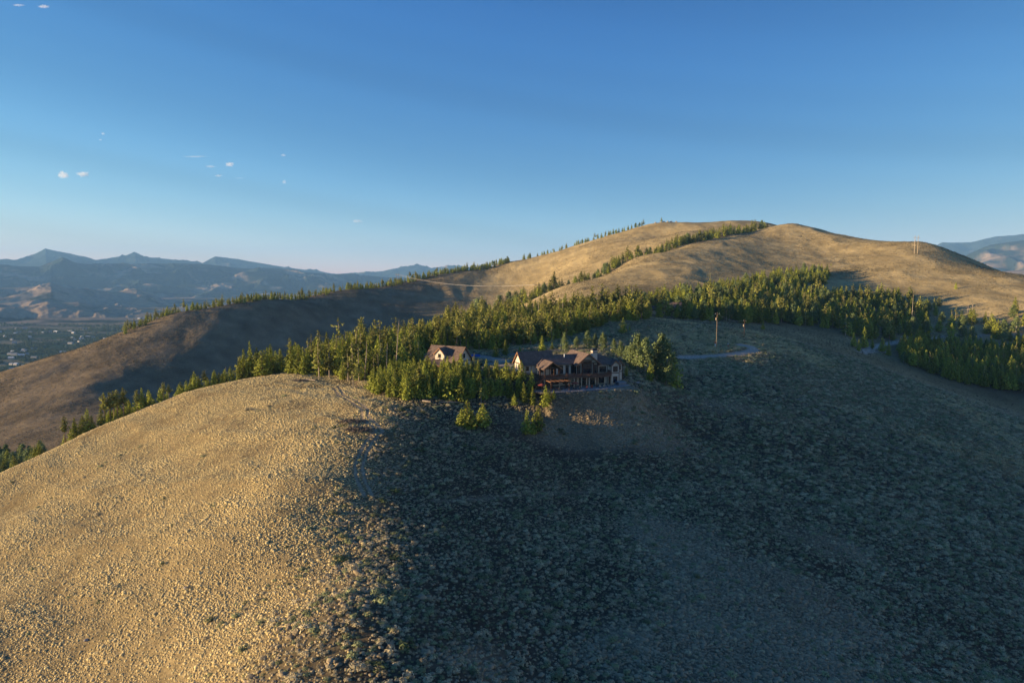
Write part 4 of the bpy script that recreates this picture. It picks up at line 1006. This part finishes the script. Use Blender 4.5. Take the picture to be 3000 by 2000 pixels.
# chimney
ch = PB().box((25.6, -1.0, 0), (27.4, 0.6, 7.0)).done('chimney', M['stucco'], house)
PB().box((25.5, -1.1, 6.35), (27.5, 0.7, 6.6)).done('band', M['trim'], ch); PB().box((25.7, -0.9, 7.002), (27.3, 0.5, 7.85)).done('cap', M['metal'], ch)
PB().cyl((15.8, 1.2), 0.16, 4.7, 6.1, 8).done('vent_pipe', M['white'], house)
# deck
DP = [(4.6, -8.2), (18.0, -8.2), (20.2, -9.6), (26.0, -9.6), (29.5, -7.6), (30.6, -3.0), (4.6, -1.6)]
PB().prism(DP, 'w', -0.85, -0.52).done('deck_floor', M['deck'], house)
b = PB()
for p, q in zip(DP[:5], DP[1:6]):
    L = math.hypot(q[0] - p[0], q[1] - p[1]); n = max(2, int(L / 0.16))
    b.bar((p[0], p[1], 0.52), (q[0], q[1], 0.52), 0.14, 0.08); b.bar((p[0], p[1], -0.36), (q[0], q[1], -0.36), 0.08, 0.08)
    for k in range(n): f = (k + 0.5) / n; x_, y_ = p[0] + (q[0] - p[0]) * f, p[1] + (q[1] - p[1]) * f; b.box((x_ - 0.03, y_ - 0.03, -0.4), (x_ + 0.03, y_ + 0.03, 0.48))
b.bar((4.6, -8.2, 0.52), (4.6, -5.0, 0.52), 0.14, 0.08)
rl = b.done('railing', M['deck'], house); rl['kind'] = 'stuff'
for p, q in zip(DP[:5], DP[1:6]):
    L = math.hypot(q[0] - p[0], q[1] - p[1]); n = max(1, round(L / 2.7))
    PB().bar((p[0], p[1] + 0.02, -0.70), (q[0], q[1] + 0.02, -0.70), 0.12, 0.5).done('rim_beam', M['deck'], house)
    for k in range(n + (1 if q == DP[5] else 0)):
        f = k / n; x_, y_ = p[0] + (q[0] - p[0]) * f, p[1] + (q[1] - p[1]) * f
        PB().box((x_ - 0.12, y_ + 0.10, -0.5), (x_ + 0.12, y_ + 0.34, 0.70)).done('railing_post', M['deck'], house)
        PB().box((x_ - 0.17, y_ + 0.1, WP - 0.2), (x_ + 0.17, y_ + 0.44, -0.86)).done('deck_post', M['trim'] if k % 2 else M['pale'], house)
for k in range(15):
    PB().box((3.0 - 1.0, -8.1 + 0.0, WP + 0.02 + 0.255 * k), (2.0 + 1.4, -6.4, WP + 0.12 + 0.255 * k)) .done('stair_tread', M['deck'], house).location = (-1.4 + 0.27 * k - 0.4, 0, 0)
for v_ in (-8.15, -6.35): PB().bar((0.3, v_, WP + 0.1), (4.6, v_, -0.6), 0.08, 0.35).done('stringer', M['deck'], house); PB().bar((0.3, v_, WP + 1.15), (4.6, v_, 0.5), 0.08, 0.1).done('handrail', M['deck'], house)
# furniture on the deck
def at_house(u, v, w=0): x_, y_ = hl(u, v); return Vector((x_, y_, HO.z + w))
def chair(loc, rz, m, label, cat='chair'):
    e = empty('patio_chair', loc, rz); tag(e, label, cat)
    PB().box((-0.3, -0.3, 0.38), (0.3, 0.3, 0.48)).done('seat', m, e); PB().box((-0.3, 0.24, 0.48), (0.3, 0.32, 1.0)).done('backrest', m, e)
    for a, b_ in ((-0.27, -0.27), (0.21, -0.27), (-0.27, 0.2), (0.21, 0.2)): PB().box((a, b_, 0), (a + 0.06, b_ + 0.06, 0.38)).done('leg', M['metal'], e)
    return e
def table(loc, r, m, label):
    e = empty('patio_table', loc); tag(e, label, 'table'); PB().cyl((0, 0), r, 0.7, 0.76, 12).done('tabletop', m, e); PB().cyl((0, 0), 0.07, 0.02, 0.7, 8).done('pedestal', M['metal'], e); PB().cyl((0, 0), 0.35, 0, 0.02, 10).done('base', M['metal'], e)
for k, (u, v, l) in enumerate([(12.5, -6.5, 'left of the deck table'), (15.2, -6.3, 'right of the deck table'), (22.0, -7.8, 'before the tall window'), (24.3, -7.6, 'right of the tall window')]):
    chair(at_house(u, v, -0.52), HA + k, M['pale'], 'pale wooden chair on the upper deck ' + l)
table(at_house(13.8, -6.4, -0.52), 0.65, M['pale'], 'round pale table on the upper deck left of the big window')
# patio
pat = PB().prism([(0.5, -9), (1.5, -12.2), (5, -13.6), (14, -14.2), (22, -13.8), (28, -12.2), (33, -10.5), (35.8, -9.2), (35.5, -4.6), (34.3, -4.6), (18, -3.8), (4, -2.0)], 'w', WP - 0.5, WP + 0.12).done('patio', M['slab'])
pat.location = HO; pat.rotation_euler = (0, 0, HA); tag(pat, kind='structure')
pe = [(0.5, -9), (1.5, -12.2), (5, -13.6), (14, -14.2), (22, -13.8), (28, -12.2), (33, -10.5)]
rg = random.Random(5)
wall = empty('stone_edging', HO, HA); tag(wall, 'low curved stone edging in front of the patio', 'wall')
st_me = []
for k in range(4):
    bm = bmesh.new(); bmesh.ops.create_icosphere(bm, subdivisions=1, radius=0.5)
    for v in bm.verts: v.co *= 0.8 + 0.35 * rg.random(); 
    me = bpy.data.meshes.new('stone'); bm.to_mesh(me); bm.free(); me.materials.append(M['stone']); st_me.append(me)
for p, q in zip(pe[:-1], pe[1:]):
    L = math.hypot(q[0] - p[0], q[1] - p[1]); n = int(L / 0.55)
    for k in range(n):
        for row in (0, 1):
            f = (k + 0.5 * row) / n; s_ = bpy.data.objects.new('stone', st_me[(k + row) % 4]); COL.objects.link(s_); s_.parent = wall
            s_.location = (p[0] + (q[0] - p[0]) * f, p[1] + (q[1] - p[1]) * f - 0.25 - 0.15 * (1 - row), WP - 0.25 + 0.28 * row); s_.scale = (0.72, 0.55, 0.38); s_.rotation_euler = (0, 0, k)
# pergola
pg = empty('pergola', at_house(8.4, -10.6, WP + 0.12), HA); tag(pg, 'brown timber pergola standing on the patio under the deck corner', 'pergola')
for a in (-3.3, 3.1):
    for b_ in (-1.6, 1.5): PB().box((a, b_, 0), (a + 0.22, b_ + 0.22, 2.75)).done('post', M['trim'], pg)
for b_ in (-1.65, 1.5): PB().box((-3.9, b_, 2.76), (3.9, b_ + 0.14, 3.0)).done('beam', M['trim'], pg)
for k in range(15): PB().box((-3.7 + k * 0.52, -2.1, 3.01), (-3.62 + k * 0.52, 2.0, 3.17)).done('rafter', M['fascia'] if k % 3 == 0 else M['trim'], pg)
def umbrella(loc, label):
    e = empty('patio_umbrella', loc); tag(e, label, 'umbrella'); PB().cyl((0, 0), 0.04, 0, 2.45, 8).done('pole', M['metal'], e); PB().cyl((0, 0), 0.3, 0, 0.1, 10).done('base', M['metal'], e)
    PB().cyl((0, 0), 1.5, 1.95, 2.55, 8, 0.06).done('canopy', M['cloth'], e)
umbrella(at_house(2.6, -10.6, WP + 0.12), 'open rust red umbrella left of the pergola'); umbrella(at_house(14.2, -11.0, WP + 0.12), 'open rust red umbrella right of the pergola')
table(at_house(2.6, -11.6, WP + 0.12), 0.6, M['metal'], 'dark table under the left red umbrella'); table(at_house(14.2, -11.9, WP + 0.12), 0.6, M['metal'], 'dark table under the right red umbrella'); table(at_house(8.2, -10.6, WP + 0.12), 0.75, M['trim'], 'brown dining table under the pergola')
cs = [(7.0, -11.2, 'dark', 'left of the pergola table'), (9.4, -11.0, 'dark', 'right of the pergola table'), (8.2, -12.3, 'dark', 'in front of the pergola table'), (13.0, -12.3, 'dark', 'left of the right umbrella table'), (15.4, -12.0, 'dark', 'right of the right umbrella table'),
      (18.0, -11.6, 'red', 'left of the patio middle'), (20.2, -11.2, 'red', 'in the middle of the patio'), (23.3, -11.5, 'white', 'first of the pale row at right'), (24.9, -11.2, 'white', 'second of the pale row at right'), (27.0, -10.4, 'white', 'third of the pale row at right'), (29.6, -8.7, 'white', 'at the right end near the hot tub'), (4.2, -12.0, 'dark', 'beside the grill')]
for k, (u, v, c, l) in enumerate(cs):
    chair(at_house(u, v, WP + 0.12), HA + k * 0.9, {'dark': M['metal'], 'red': M['cloth'], 'white': M['pale']}[c], {'dark': 'dark', 'red': 'red', 'white': 'pale'}[c] + ' patio chair ' + l)
gr = empty('grill', at_house(5.0, -9.6, WP + 0.12), HA); tag(gr, 'dark covered grill at the left foot of the pergola', 'grill')
PB().box((-0.6, -0.3, 0.1), (0.6, 0.3, 0.9)).done('cabinet', M['metal'], gr); PB().prism([(-0.3, 0.9), (0.3, 0.9), (0.25, 1.2), (-0.15, 1.25)], 'u', -0.45, 0.45).done('lid', M['metal'], gr)
tb = empty('hot_tub', at_house(33.4, -7.2, WP + 0.12), HA); tag(tb, 'square grey covered hot tub at the right end of the patio', 'hot tub')
PB().box((-1.5, -1.2, 0), (1.5, 1.2, 0.85)).done('cabinet', M['tub'], tb); PB().box((-1.6, -1.3, 0.852), (1.6, 1.3, 0.98)).done('cover', mat('blue_grey_cover', (0.2, 0.235, 0.25), rough=0.5), tb); PB().box((1.6, -0.4, 0), (2.0, 0.4, 0.4)).done('step', M['trim'], tb)

# ---- garage with dormer
gar = empty('garage_house', GO, PA); tag(gar, 'tall cream garage building with steep brown roof and dormer, half hidden by pines', 'house')
gable(gar, 'u', 0, GL, -4.7, 4.7, -1.0, 5.1, 10.0, over=0.7, end=0.7)
gable(gar, 'v', -4.6, -0.4, 4.4, 8.6, 5.3, 7.6, 9.6, over=0.45, end=0.4)
window(gar, 'v', -4.6, 5.8, 6.1, 1.3, 1.5, 1, 1, out=-1); window(gar, 'u', GL, -0.7, 6.0, 1.3, 1.7, 1, 1, out=1); window(gar, 'u', GL, -2.6, 1.2, 1.4, 1.8, 2, 1, out=1); window(gar, 'u', GL, 1.4, 1.2, 1.4, 1.8, 2, 1, out=1)
board(gar, (GL + 0.004, -4.7, 4.85), (GL + 0.07, 4.7, 5.08)); board(gar, (GL + 0.004, -4.7, 0), (GL + 0.08, -4.5, 4.84)); board(gar, (GL + 0.004, 4.5, 0), (GL + 0.08, 4.7, 4.84)); board(gar, (4.4, -4.66, 5.3), (8.6, -4.604, 5.5))
PB().prism([(-8.0, 3.55), (-4.7, 4.9), (-4.7, 5.15), (-8.0, 3.8)], 'u', 2.0, 11.5).done('porch_roof', M['roof'], gar)
for u_ in (2.2, 5.2, 8.2, 11.1): PB().box((u_, -7.8, -0.3), (u_ + 0.25, -7.55, 3.6)).done('porch_post', M['fascia'], gar)
for u_ in (3.0, 7.6): 
    d_ = PB().box((u_, -4.77, 0), (u_ + 3.2, -4.704, 2.8)).done('garage_door', M['trim'], gar)
pp = PB().box((2.0, -7.9, 3.3), (11.5, -7.75, 3.54)).done('porch_beam', M['fascia'], gar)

# ---- cabin in the far trees
cab = empty('log_cabin', ((1968 - 1500) / F * 458, 458, CABZ), R(-12)); tag(cab, 'brown log cabin with dark roof tucked in the forest below the big hill', 'house')
def m_gable(root, *a, **k):
    w = len(root.children); gable(root, *a, **k)
gable(cab, 'u', -7, 6, -4, 4, -1, 5.0, 8.0); cab.children[0].data.materials[0] = M['log']
window(cab, 'v', -4, -5, 2.8, 1.6, 1.5, 2, 1, out=-1); window(cab, 'v', -4, 1.5, 2.8, 1.8, 1.5, 2, 1, out=-1); window(cab, 'v', -4, -1.6, 0.2, 2.2, 2.1, 2, 1, out=-1)
PB().box((-6.5, -6.2, 2.3), (5.5, -4.0, 2.5)).done('balcony', M['deck'], cab); PB().box((-6.5, -6.2, 2.5), (5.5, -6.1, 3.4)).done('railing', M['deck'], cab)
for u_ in (-6.3, -0.6, 5.1): PB().box((u_, -6.15, -0.5), (u_ + 0.25, -5.9, 2.3)).done('post', M['log'], cab)
sz_ = float(H(np.array([(1908 - 1500) / F * 450]), np.array([450.0]))[0])
shed = empty('cabin_shed', ((1908 - 1500) / F * 450, 450, sz_), R(35)); tag(shed, 'small shed with sunlit pale gable boards left of the log cabin', 'shed')
gable(shed, 'u', -2.5, 2.5, -2.2, 2.2, -0.6, 3.0, 5.2, over=0.5); shed.children[0].data.materials[0] = M['log']
for c in shed.children:
    if c.name.startswith('fascia'): c.data.materials[0] = M['pale']

# ------------------------------------------------------------------ poles, wires and small things
def ground_pt(px, D): x_, y_ = ground_xy(px, D); return Vector((x_, y_, float(H(np.array([x_]), np.array([y_]))[0])))
def pole(px, D, top, label, arm=2.4, frame=False, can=False, m=None, rz=0.0, rad=0.17):
    g_ = ground_pt(px, D); h = place(px, top, D)[2] - g_.z
    e = empty('power_pole', g_, rz); tag(e, label, 'power pole')
    xs = (-1.9, 1.9) if frame else (0,)
    for x_ in xs: PB().cyl((x_, 0), rad, -0.5, h, 8, rad * 0.7).done('pole', m or M['bark'], e)
    if frame: PB().box((-4.2, -0.32, h - 2.6), (4.2, -0.16, h - 2.2)).done('crossarm', m or M['bark'], e); PB().bar((-1.9, -0.05, h - 7), (1.9, -0.05, h - 3), 0.12).done('brace', M['bark'], e)
    elif arm: PB().box((-arm / 2, -0.3, h - 0.9), (arm / 2, -0.16, h - 0.74)).done('crossarm', M['trim'], e)
    for x_ in ((-3.9, 0, 3.9) if frame else (-arm / 2 + 0.1, arm / 2 - 0.1)):
        zz = h - 2.2 if frame else h - 0.74
        PB().cyl((x_, -0.24), 0.07, zz + 0.001, zz + 0.3, 6).done('insulator', M['white'], e)
    if can: PB().cyl((-0.48, -0.15), 0.33, h - 3.9, h - 2.7, 10).done('transformer', M['pale'], e)
    return e, g_, h
pA = pole(2101, hit(2101, 1022)[1], 915, 'tall sunlit power pole with white transformer beside the driveway bend', arm=2.2, can=True, m=mat('orange_pole_wood', (0.27, 0.19, 0.12), var=0.2), rad=0.16)
pB = pole(2182, hit(2182, 992)[1], 936, 'shorter dark power pole with a transformer at the forest edge', arm=1.4, can=True, m=M['trim'])
pC = pole(2673, hit(2673, 746)[1], 690, 'pale two legged pylon on the bare right shoulder of the hill', frame=True, m=M['pale'], rad=0.3)
pD = pole(1575, 800, 828, 'brown two legged pylon where the wire crosses the hillside', frame=True, m=M['bark'], rad=0.26)
pE = pole(1166, 1210, 800, 'two legged pylon on the left skyline ridge', frame=True, rad=0.25)
pF = pole(2841, hit(2841, 915)[1], 892, 'small grey two legged pylon above the dirt road', frame=True, m=M['paleBark'], rad=0.2)
pl = empty('power_line', (0, 0, 0)); tag(pl, 'pale sagging wires strung across the dark hollow between two pylons', 'power line')
def wire(a, b, sag, parent, r_=0.07):
    a = Vector(a); b = Vector(b); P0 = [a.lerp(b, t_) - Vector((0, 0, 4 * sag * t_ * (1 - t_))) for t_ in np.linspace(0, 1, 24)]
    v_, f_ = tube([tuple(p) for p in P0], [r_] * 24, 4); me = np_mesh('wire', v_, f_); me.materials.append(M['wire']); link_mesh('wire', me, [], parent)
def top_of(p, dx=0, dz=-2.0): return p[1] + Vector((dx, -0.24, p[2] + dz))
for dx in (-3.9, 0, 3.9):
    wire(top_of(pE, dx), top_of(pD, dx), 9, pl, 0.06)
    wire(top_of(pD, dx), ground_pt(1760, 905) + Vector((dx * 0.3, 0, 9)), 5, pl, 0.05)
e2 = empty('service_line', (0, 0, 0)); tag(e2, 'thin service wire between the two poles by the driveway', 'power line')
wire(pA[1] + Vector((0, 0, pA[2] - 0.3)), pB[1] + Vector((0, 0, pB[2] - 0.4)), 2.0, e2, 0.045)
wire(pA[1] + Vector((0, 0, pA[2] - 0.3)), at_house(34.5, 3.0, 3.2), 3.0, e2, 0.035)
for px, py, m1, m2, h, lab in [(2095, 1016, 'white', 'red', 2.6, 'tall white and red marker post below the tall power pole'), (2118, 1016, 'green', 'green', 1.1, 'small green utility pedestal by the driveway'), (2133, 1015, 'red', 'white', 1.5, 'short red and white marker post at the driveway bend')]:
    q_ = hit(px, py); e = empty('marker_post' if m1 != 'green' else 'utility_box', q_); tag(e, lab, 'post' if m1 != 'green' else 'utility box')
    PB().box((-0.16, -0.16, -0.2), (0.16, 0.16, h * 0.6)).done('shaft', M[m1], e); PB().box((-0.17, -0.17, h * 0.6 + 0.002), (0.17, 0.17, h)).done('cap', M[m2], e)
def rock(p, s, lab, grp=None, sd=0):
    r_ = random.Random(sd); bm = bmesh.new(); bmesh.ops.create_icosphere(bm, subdivisions=2, radius=1)
    for v in bm.verts: v.co *= 0.75 + 0.3 * float(noise(np.array(v.co.x * 1.3 + sd), np.array(v.co.y * 1.3 + v.co.z * 2), sd)) + 0.1 * r_.random()
    me = bpy.data.meshes.new('boulder'); bm.to_mesh(me); bm.free(); me.materials.append(M['rock']); o = bpy.data.objects.new('boulder', me); COL.objects.link(o)
    o.location = p; o.scale = (s, s * 0.8, s * 0.6); o.rotation_euler = (0, 0, sd); tag(o, lab, 'boulder', grp)
for k in range(11):
    q_ = hit(1845 + k * 4.3, 1117 + k * 1.0 + (k % 3)); rock((q_[0], q_[1], q_[2] + 0.1), 0.42 + 0.2 * (k % 3), 'grey boulder in the loose pile right of the hot tub', 'boulders piled right of the hot tub', k)
for px, py, s, lab in [(1933, 1108, 1.0, 'pale boulder under the right hand aspens'), (1948, 1102, 0.6, 'smaller pale boulder beside it under the aspens'), (1910, 1104, 0.5, 'dark boulder under the big aspens'), (872, 1153, 0.45, 'dark rock on the golden knoll near its crest'), (545, 1727, 0.55, 'grey rock on the golden slope'), (252, 1878, 0.5, 'weathered grey rock low on the golden slope'), (2020, 1102, 0.5, 'sunlit rock on the shaded bank below the road'), (2075, 1086, 0.4, 'small tan rock on the shaded bank')]:
    q_ = hit(px, py); rock((q_[0], q_[1], q_[2] + 0.1), s, lab, None, px)
rk = 0
for px, dd in [(1932, 4), (1940, 6), (1950, 3), (1960, 5), (1975, 4), (1915, 2)]:
    g_ = ground_pt(px, 1378 + dd); rock((g_.x, g_.y, g_.z + 0.8), 3.2, 'dark rock outcrop on the summit of the big hill', 'summit rocks', px)
def log(a, b, r_, lab, m='paleBark'):
    A_ = Vector(hit(*a)); B_ = Vector(hit(*b)); A_.z += 0.35; B_.z += 0.6
    d = B_ - A_; v_, f_ = tube([tuple(A_), tuple(A_ + d * 0.5), tuple(B_)], [r_, r_ * 0.85, r_ * 0.5], 7)
    o = np_mesh('fallen_log', v_ , f_); o.materials.append(M[m]); x_ = link_mesh('fallen_log', o, []); tag(x_, lab, 'log')
log((790, 1098), (826, 1086), 0.30, 'bleached fallen log on the brow of the golden knoll'); log((776, 1099), (808, 1095), 0.2, 'thinner bleached log lying across the brow of the knoll')
log((892, 1114), (924, 1118), 0.25, 'pale log lying under the trees at the forest edge'); log((1292, 1184), (1345, 1186), 0.15, 'thin fallen pole along the foot of the pine stand'); log((1238, 1180), (1262, 1183), 0.3, 'grey log by the foot of the pine stand')
def brush(px, py, s, m, lab, cat):
    q_ = hit(px, py); rg = np.random.default_rng(int(px)); n = 260
    d = rg.normal(size=(n, 3)); d /= np.linalg.norm(d, axis=1, keepdims=True); d[:, 2] = np.abs(d[:, 2]); C = d * rg.uniform(0.4, 1, (n, 1)) * (1.6, 1.1, 0.45)
    V_, F_ = leaf_quads(C, rg.normal(size=(n, 3)), rg.uniform(0.15, 0.42, n), rg, 0.12); me = np_mesh('brush_pile', V_, F_); me.materials.append(M[m])
    o = link_mesh('brush_pile', me, []); o.location = q_; o.scale = (s * 1.3, s, s); tag(o, lab, cat)
brush(1032, 1238, 2.1, 'twig', 'brown heap of dead branches left of the wheel tracks', 'brush pile'); brush(1052, 1262, 2.2, 'twig', 'lower brown heap of dead branches right beside the wheel tracks', 'brush pile'); brush(880, 1118, 1.8, 'twig', 'brushwood scattered on bare soil under the forest edge', 'brush pile')
tp = PB().box((-2.0, -0.8, 0), (2.0, 0.8, 0.5)).box((-1.7, -0.6, 0.5), (1.7, 0.6, 0.75)).done('covered_trailer', M['blue']); q_ = hit(1393, 1044); tp.location = q_; tag(tp, 'low trailer under a bright blue tarp on the driveway behind the garage', 'trailer')

# ------------------------------------------------------------------ the town in the valley
def far_pt(px, py):
    X = (px - 1500) / F; Y = (1000 - py) / F; dy = cp_ + Y * sp_; dz = -sp_ + Y * cp_
    D = np.exp(np.linspace(math.log(1700), math.log(14000), 700)); z = H_far(X / dy * D, D); i = int(np.argmax(dz / dy * D <= z)); return X / dy * D[i], D[i], float(z[i])
M['roofpale'] = mat('pale_metal_roof', (0.55, 0.56, 0.58), rough=0.5); M['house_wall'] = mat('town_house_wall', (0.45, 0.40, 0.34)); M['roofgrey'] = mat('grey_town_roof', (0.20, 0.21, 0.23))
rg = random.Random(11)
spots = [(rg.uniform(0, 470), rg.uniform(962, 1016)) for _ in range(34)] + [(rg.uniform(0, 330), rg.uniform(1020, 1052)) for _ in range(16)] + [(rg.uniform(0, 190), rg.uniform(1066, 1085)) for _ in range(8)] + [(408, 935), (415, 935), (240, 988), (258, 988), (272, 990), (217, 998), (232, 1002), (125, 976), (165, 974), (204, 972)]
TOWN = []
for k, (px, py) in enumerate(spots):
    x, y, z = far_pt(px, py); TOWN.append((x, y))
    L, Wd, hh_ = rg.uniform(12, 26), rg.uniform(8, 13), rg.uniform(4, 7)
    if k > 60: L *= 1.6
    e = empty('town_house', (x, y, z), rg.uniform(-0.7, 0.7))
    m_ = M['roofpale'] if rg.random() < 0.45 else M['roofgrey']
    PB().box((-L / 2, -Wd / 2, -1), (L / 2, Wd / 2, hh_)).done('wall', M['house_wall'], e)
    PB().prism([(-Wd / 2 - 0.6, hh_ + 0.05), (Wd / 2 + 0.6, hh_ + 0.05), (0, hh_ + Wd * 0.32)], 'u', -L / 2 - 0.6, L / 2 + 0.6).done('roof', m_, e)
    g_ = 'valley town houses, ' + ('far' if py < 1000 else 'middle' if py < 1055 else 'near') + (' left' if px < 160 else ' centre' if px < 320 else ' right') + (', pale roofs' if m_ is M['roofpale'] else ', grey roofs')
    tag(e, 'tiny distant house with ' + ('pale' if m_ is M['roofpale'] else 'grey') + ' roof in the ' + ('far' if py < 1000 else 'middle' if py < 1055 else 'near') + ' part of the valley town, ' + ('left' if px < 160 else 'centre' if px < 320 else 'right'), 'house', g_)
n = 16000; D = 1 / rng.uniform(1 / 4700, 1 / 2250, n); px = rng.uniform(-120, 620, n); x = (px - 1500) / F * D; y = D
nn = fbm(x / 300, y / 240, 4, 950) + 0.35 * fbm(x / 60, y / 60, 2, 951); k = (nn > -0.02) & ~((y > 2420) & (y < 2900) & (nn < 0.25)); x, y = x[k], y[k]
gn_scatter('valley_trees', np.stack([x, y, H_far(x, y)], 1), rng.uniform(0, 6.28, len(x)), np.stack([rng.uniform(5, 9, len(x))] * 2 + [rng.uniform(7, 14, len(x))], 1), rng.integers(0, 3, len(x)), c_green, 'dark green trees between the houses of the valley town', 'trees')
# ------------------------------------------------------------------ clouds
cm = bpy.data.materials.new('cloud_vapour'); cm.use_nodes = True; t = cm.node_tree; t.nodes.clear()
vs = t.nodes.new('ShaderNodeVolumePrincipled'); vs.inputs['Color'].default_value = (1, 1, 1, 1); vs.inputs['Density'].default_value = 0.0045; vs.inputs['Anisotropy'].default_value = 0.2
mo = t.nodes.new('ShaderNodeOutputMaterial'); t.links.new(vs.outputs[0], mo.inputs['Volume'])
CL = [(55,16,46,8,'thin wisp of cloud at the top left corner'), (128,20,40,12,'small cloud right of the wisp in the top left corner'), (302,392,12,9,'tiny cloud puff high above the two white clouds'), (294,410,12,6,'tiny scrap just below the high tiny puff'), (572,459,86,7,'long thin streak of cloud left of centre'), (672,482,34,16,'brightest cloudlet of the middle group'), (616,488,36,9,'torn cloudlet left of the brightest middle one'), (640,515,30,9,'lowest cloudlet of the middle group'),
      (186,512,36,27,'rounded white cloud, the left of the bright pair'), (243,511,48,20,'ragged white cloud, the right of the bright pair'), (830,455,22,9,'faint cloudlet right of the middle group'), (832,533,12,16,'faint upright scrap below the right faint cloudlet'), (1047,648,38,12,'small cloud low over the ridge near the picture centre'), (702,522,40,4,'faint thin streak beside the lowest cloudlet')]
for k, (px, py, w, h, lab) in enumerate(CL):
    D = 20000; c = Vector(place(px, py, D)); sx = w / F * D / 2; sz_ = h / F * D / 2
    bm = bmesh.new(); bmesh.ops.create_icosphere(bm, subdivisions=4, radius=1)
    co = np.array([v.co[:] for v in bm.verts]); a_ = w / h * 0.6
    nz = fbm(co[:, 0] * 1.5 * a_ + k * 7, co[:, 2] * 2.2 + co[:, 1] * 1.7 + k * 3, 4, 60 + k)
    nz2 = fbm(co[:, 0] * 5 * a_ + k * 7, co[:, 2] * 4 + co[:, 1] * 3 + k * 3, 3, 160 + k)
    co *= np.clip(0.62 + 0.95 * nz + 0.5 * nz2, 0.08, 1.5)[:, None]
    for v, p in zip(bm.verts, co): v.co = p
    me = bpy.data.meshes.new('cloud'); bm.to_mesh(me); bm.free(); me.materials.append(cm); o = bpy.data.objects.new('cloud', me); COL.objects.link(o)
    o.location = c; o.scale = (sx, min(sx, sz_ * 1.6), sz_); tag(o, lab, 'cloud')
# ------------------------------------------------------------------ air
hm = bpy.data.materials.new('valley_air'); hm.use_nodes = True; t = hm.node_tree; t.nodes.clear()
pv = t.nodes.new('ShaderNodeVolumePrincipled'); pv.inputs['Color'].default_value = (0.30, 0.60, 1.0, 1); pv.inputs['Density'].default_value = 3.4e-5
pv.inputs['Anisotropy'].default_value = 0.0
mo = t.nodes.new('ShaderNodeOutputMaterial'); t.links.new(pv.outputs[0], mo.inputs['Volume'])
s_, zt, zb = 27000.0, 1080.0, -520.0
v = [(x, y, z) for z in (zb, zt) for x, y in ((-s_, -s_), (s_, -s_), (s_, s_), (-s_, s_))]
me = bpy.data.meshes.new('haze'); me.from_pydata(v, [], [(3, 2, 1, 0), (4, 5, 6, 7), (0, 1, 5, 4), (1, 2, 6, 5), (2, 3, 7, 6), (3, 0, 4, 7)])
hz = link_mesh('haze', me, hm); tag(hz, 'thin bluish evening haze over the valley and mountains', 'haze', kind='stuff')
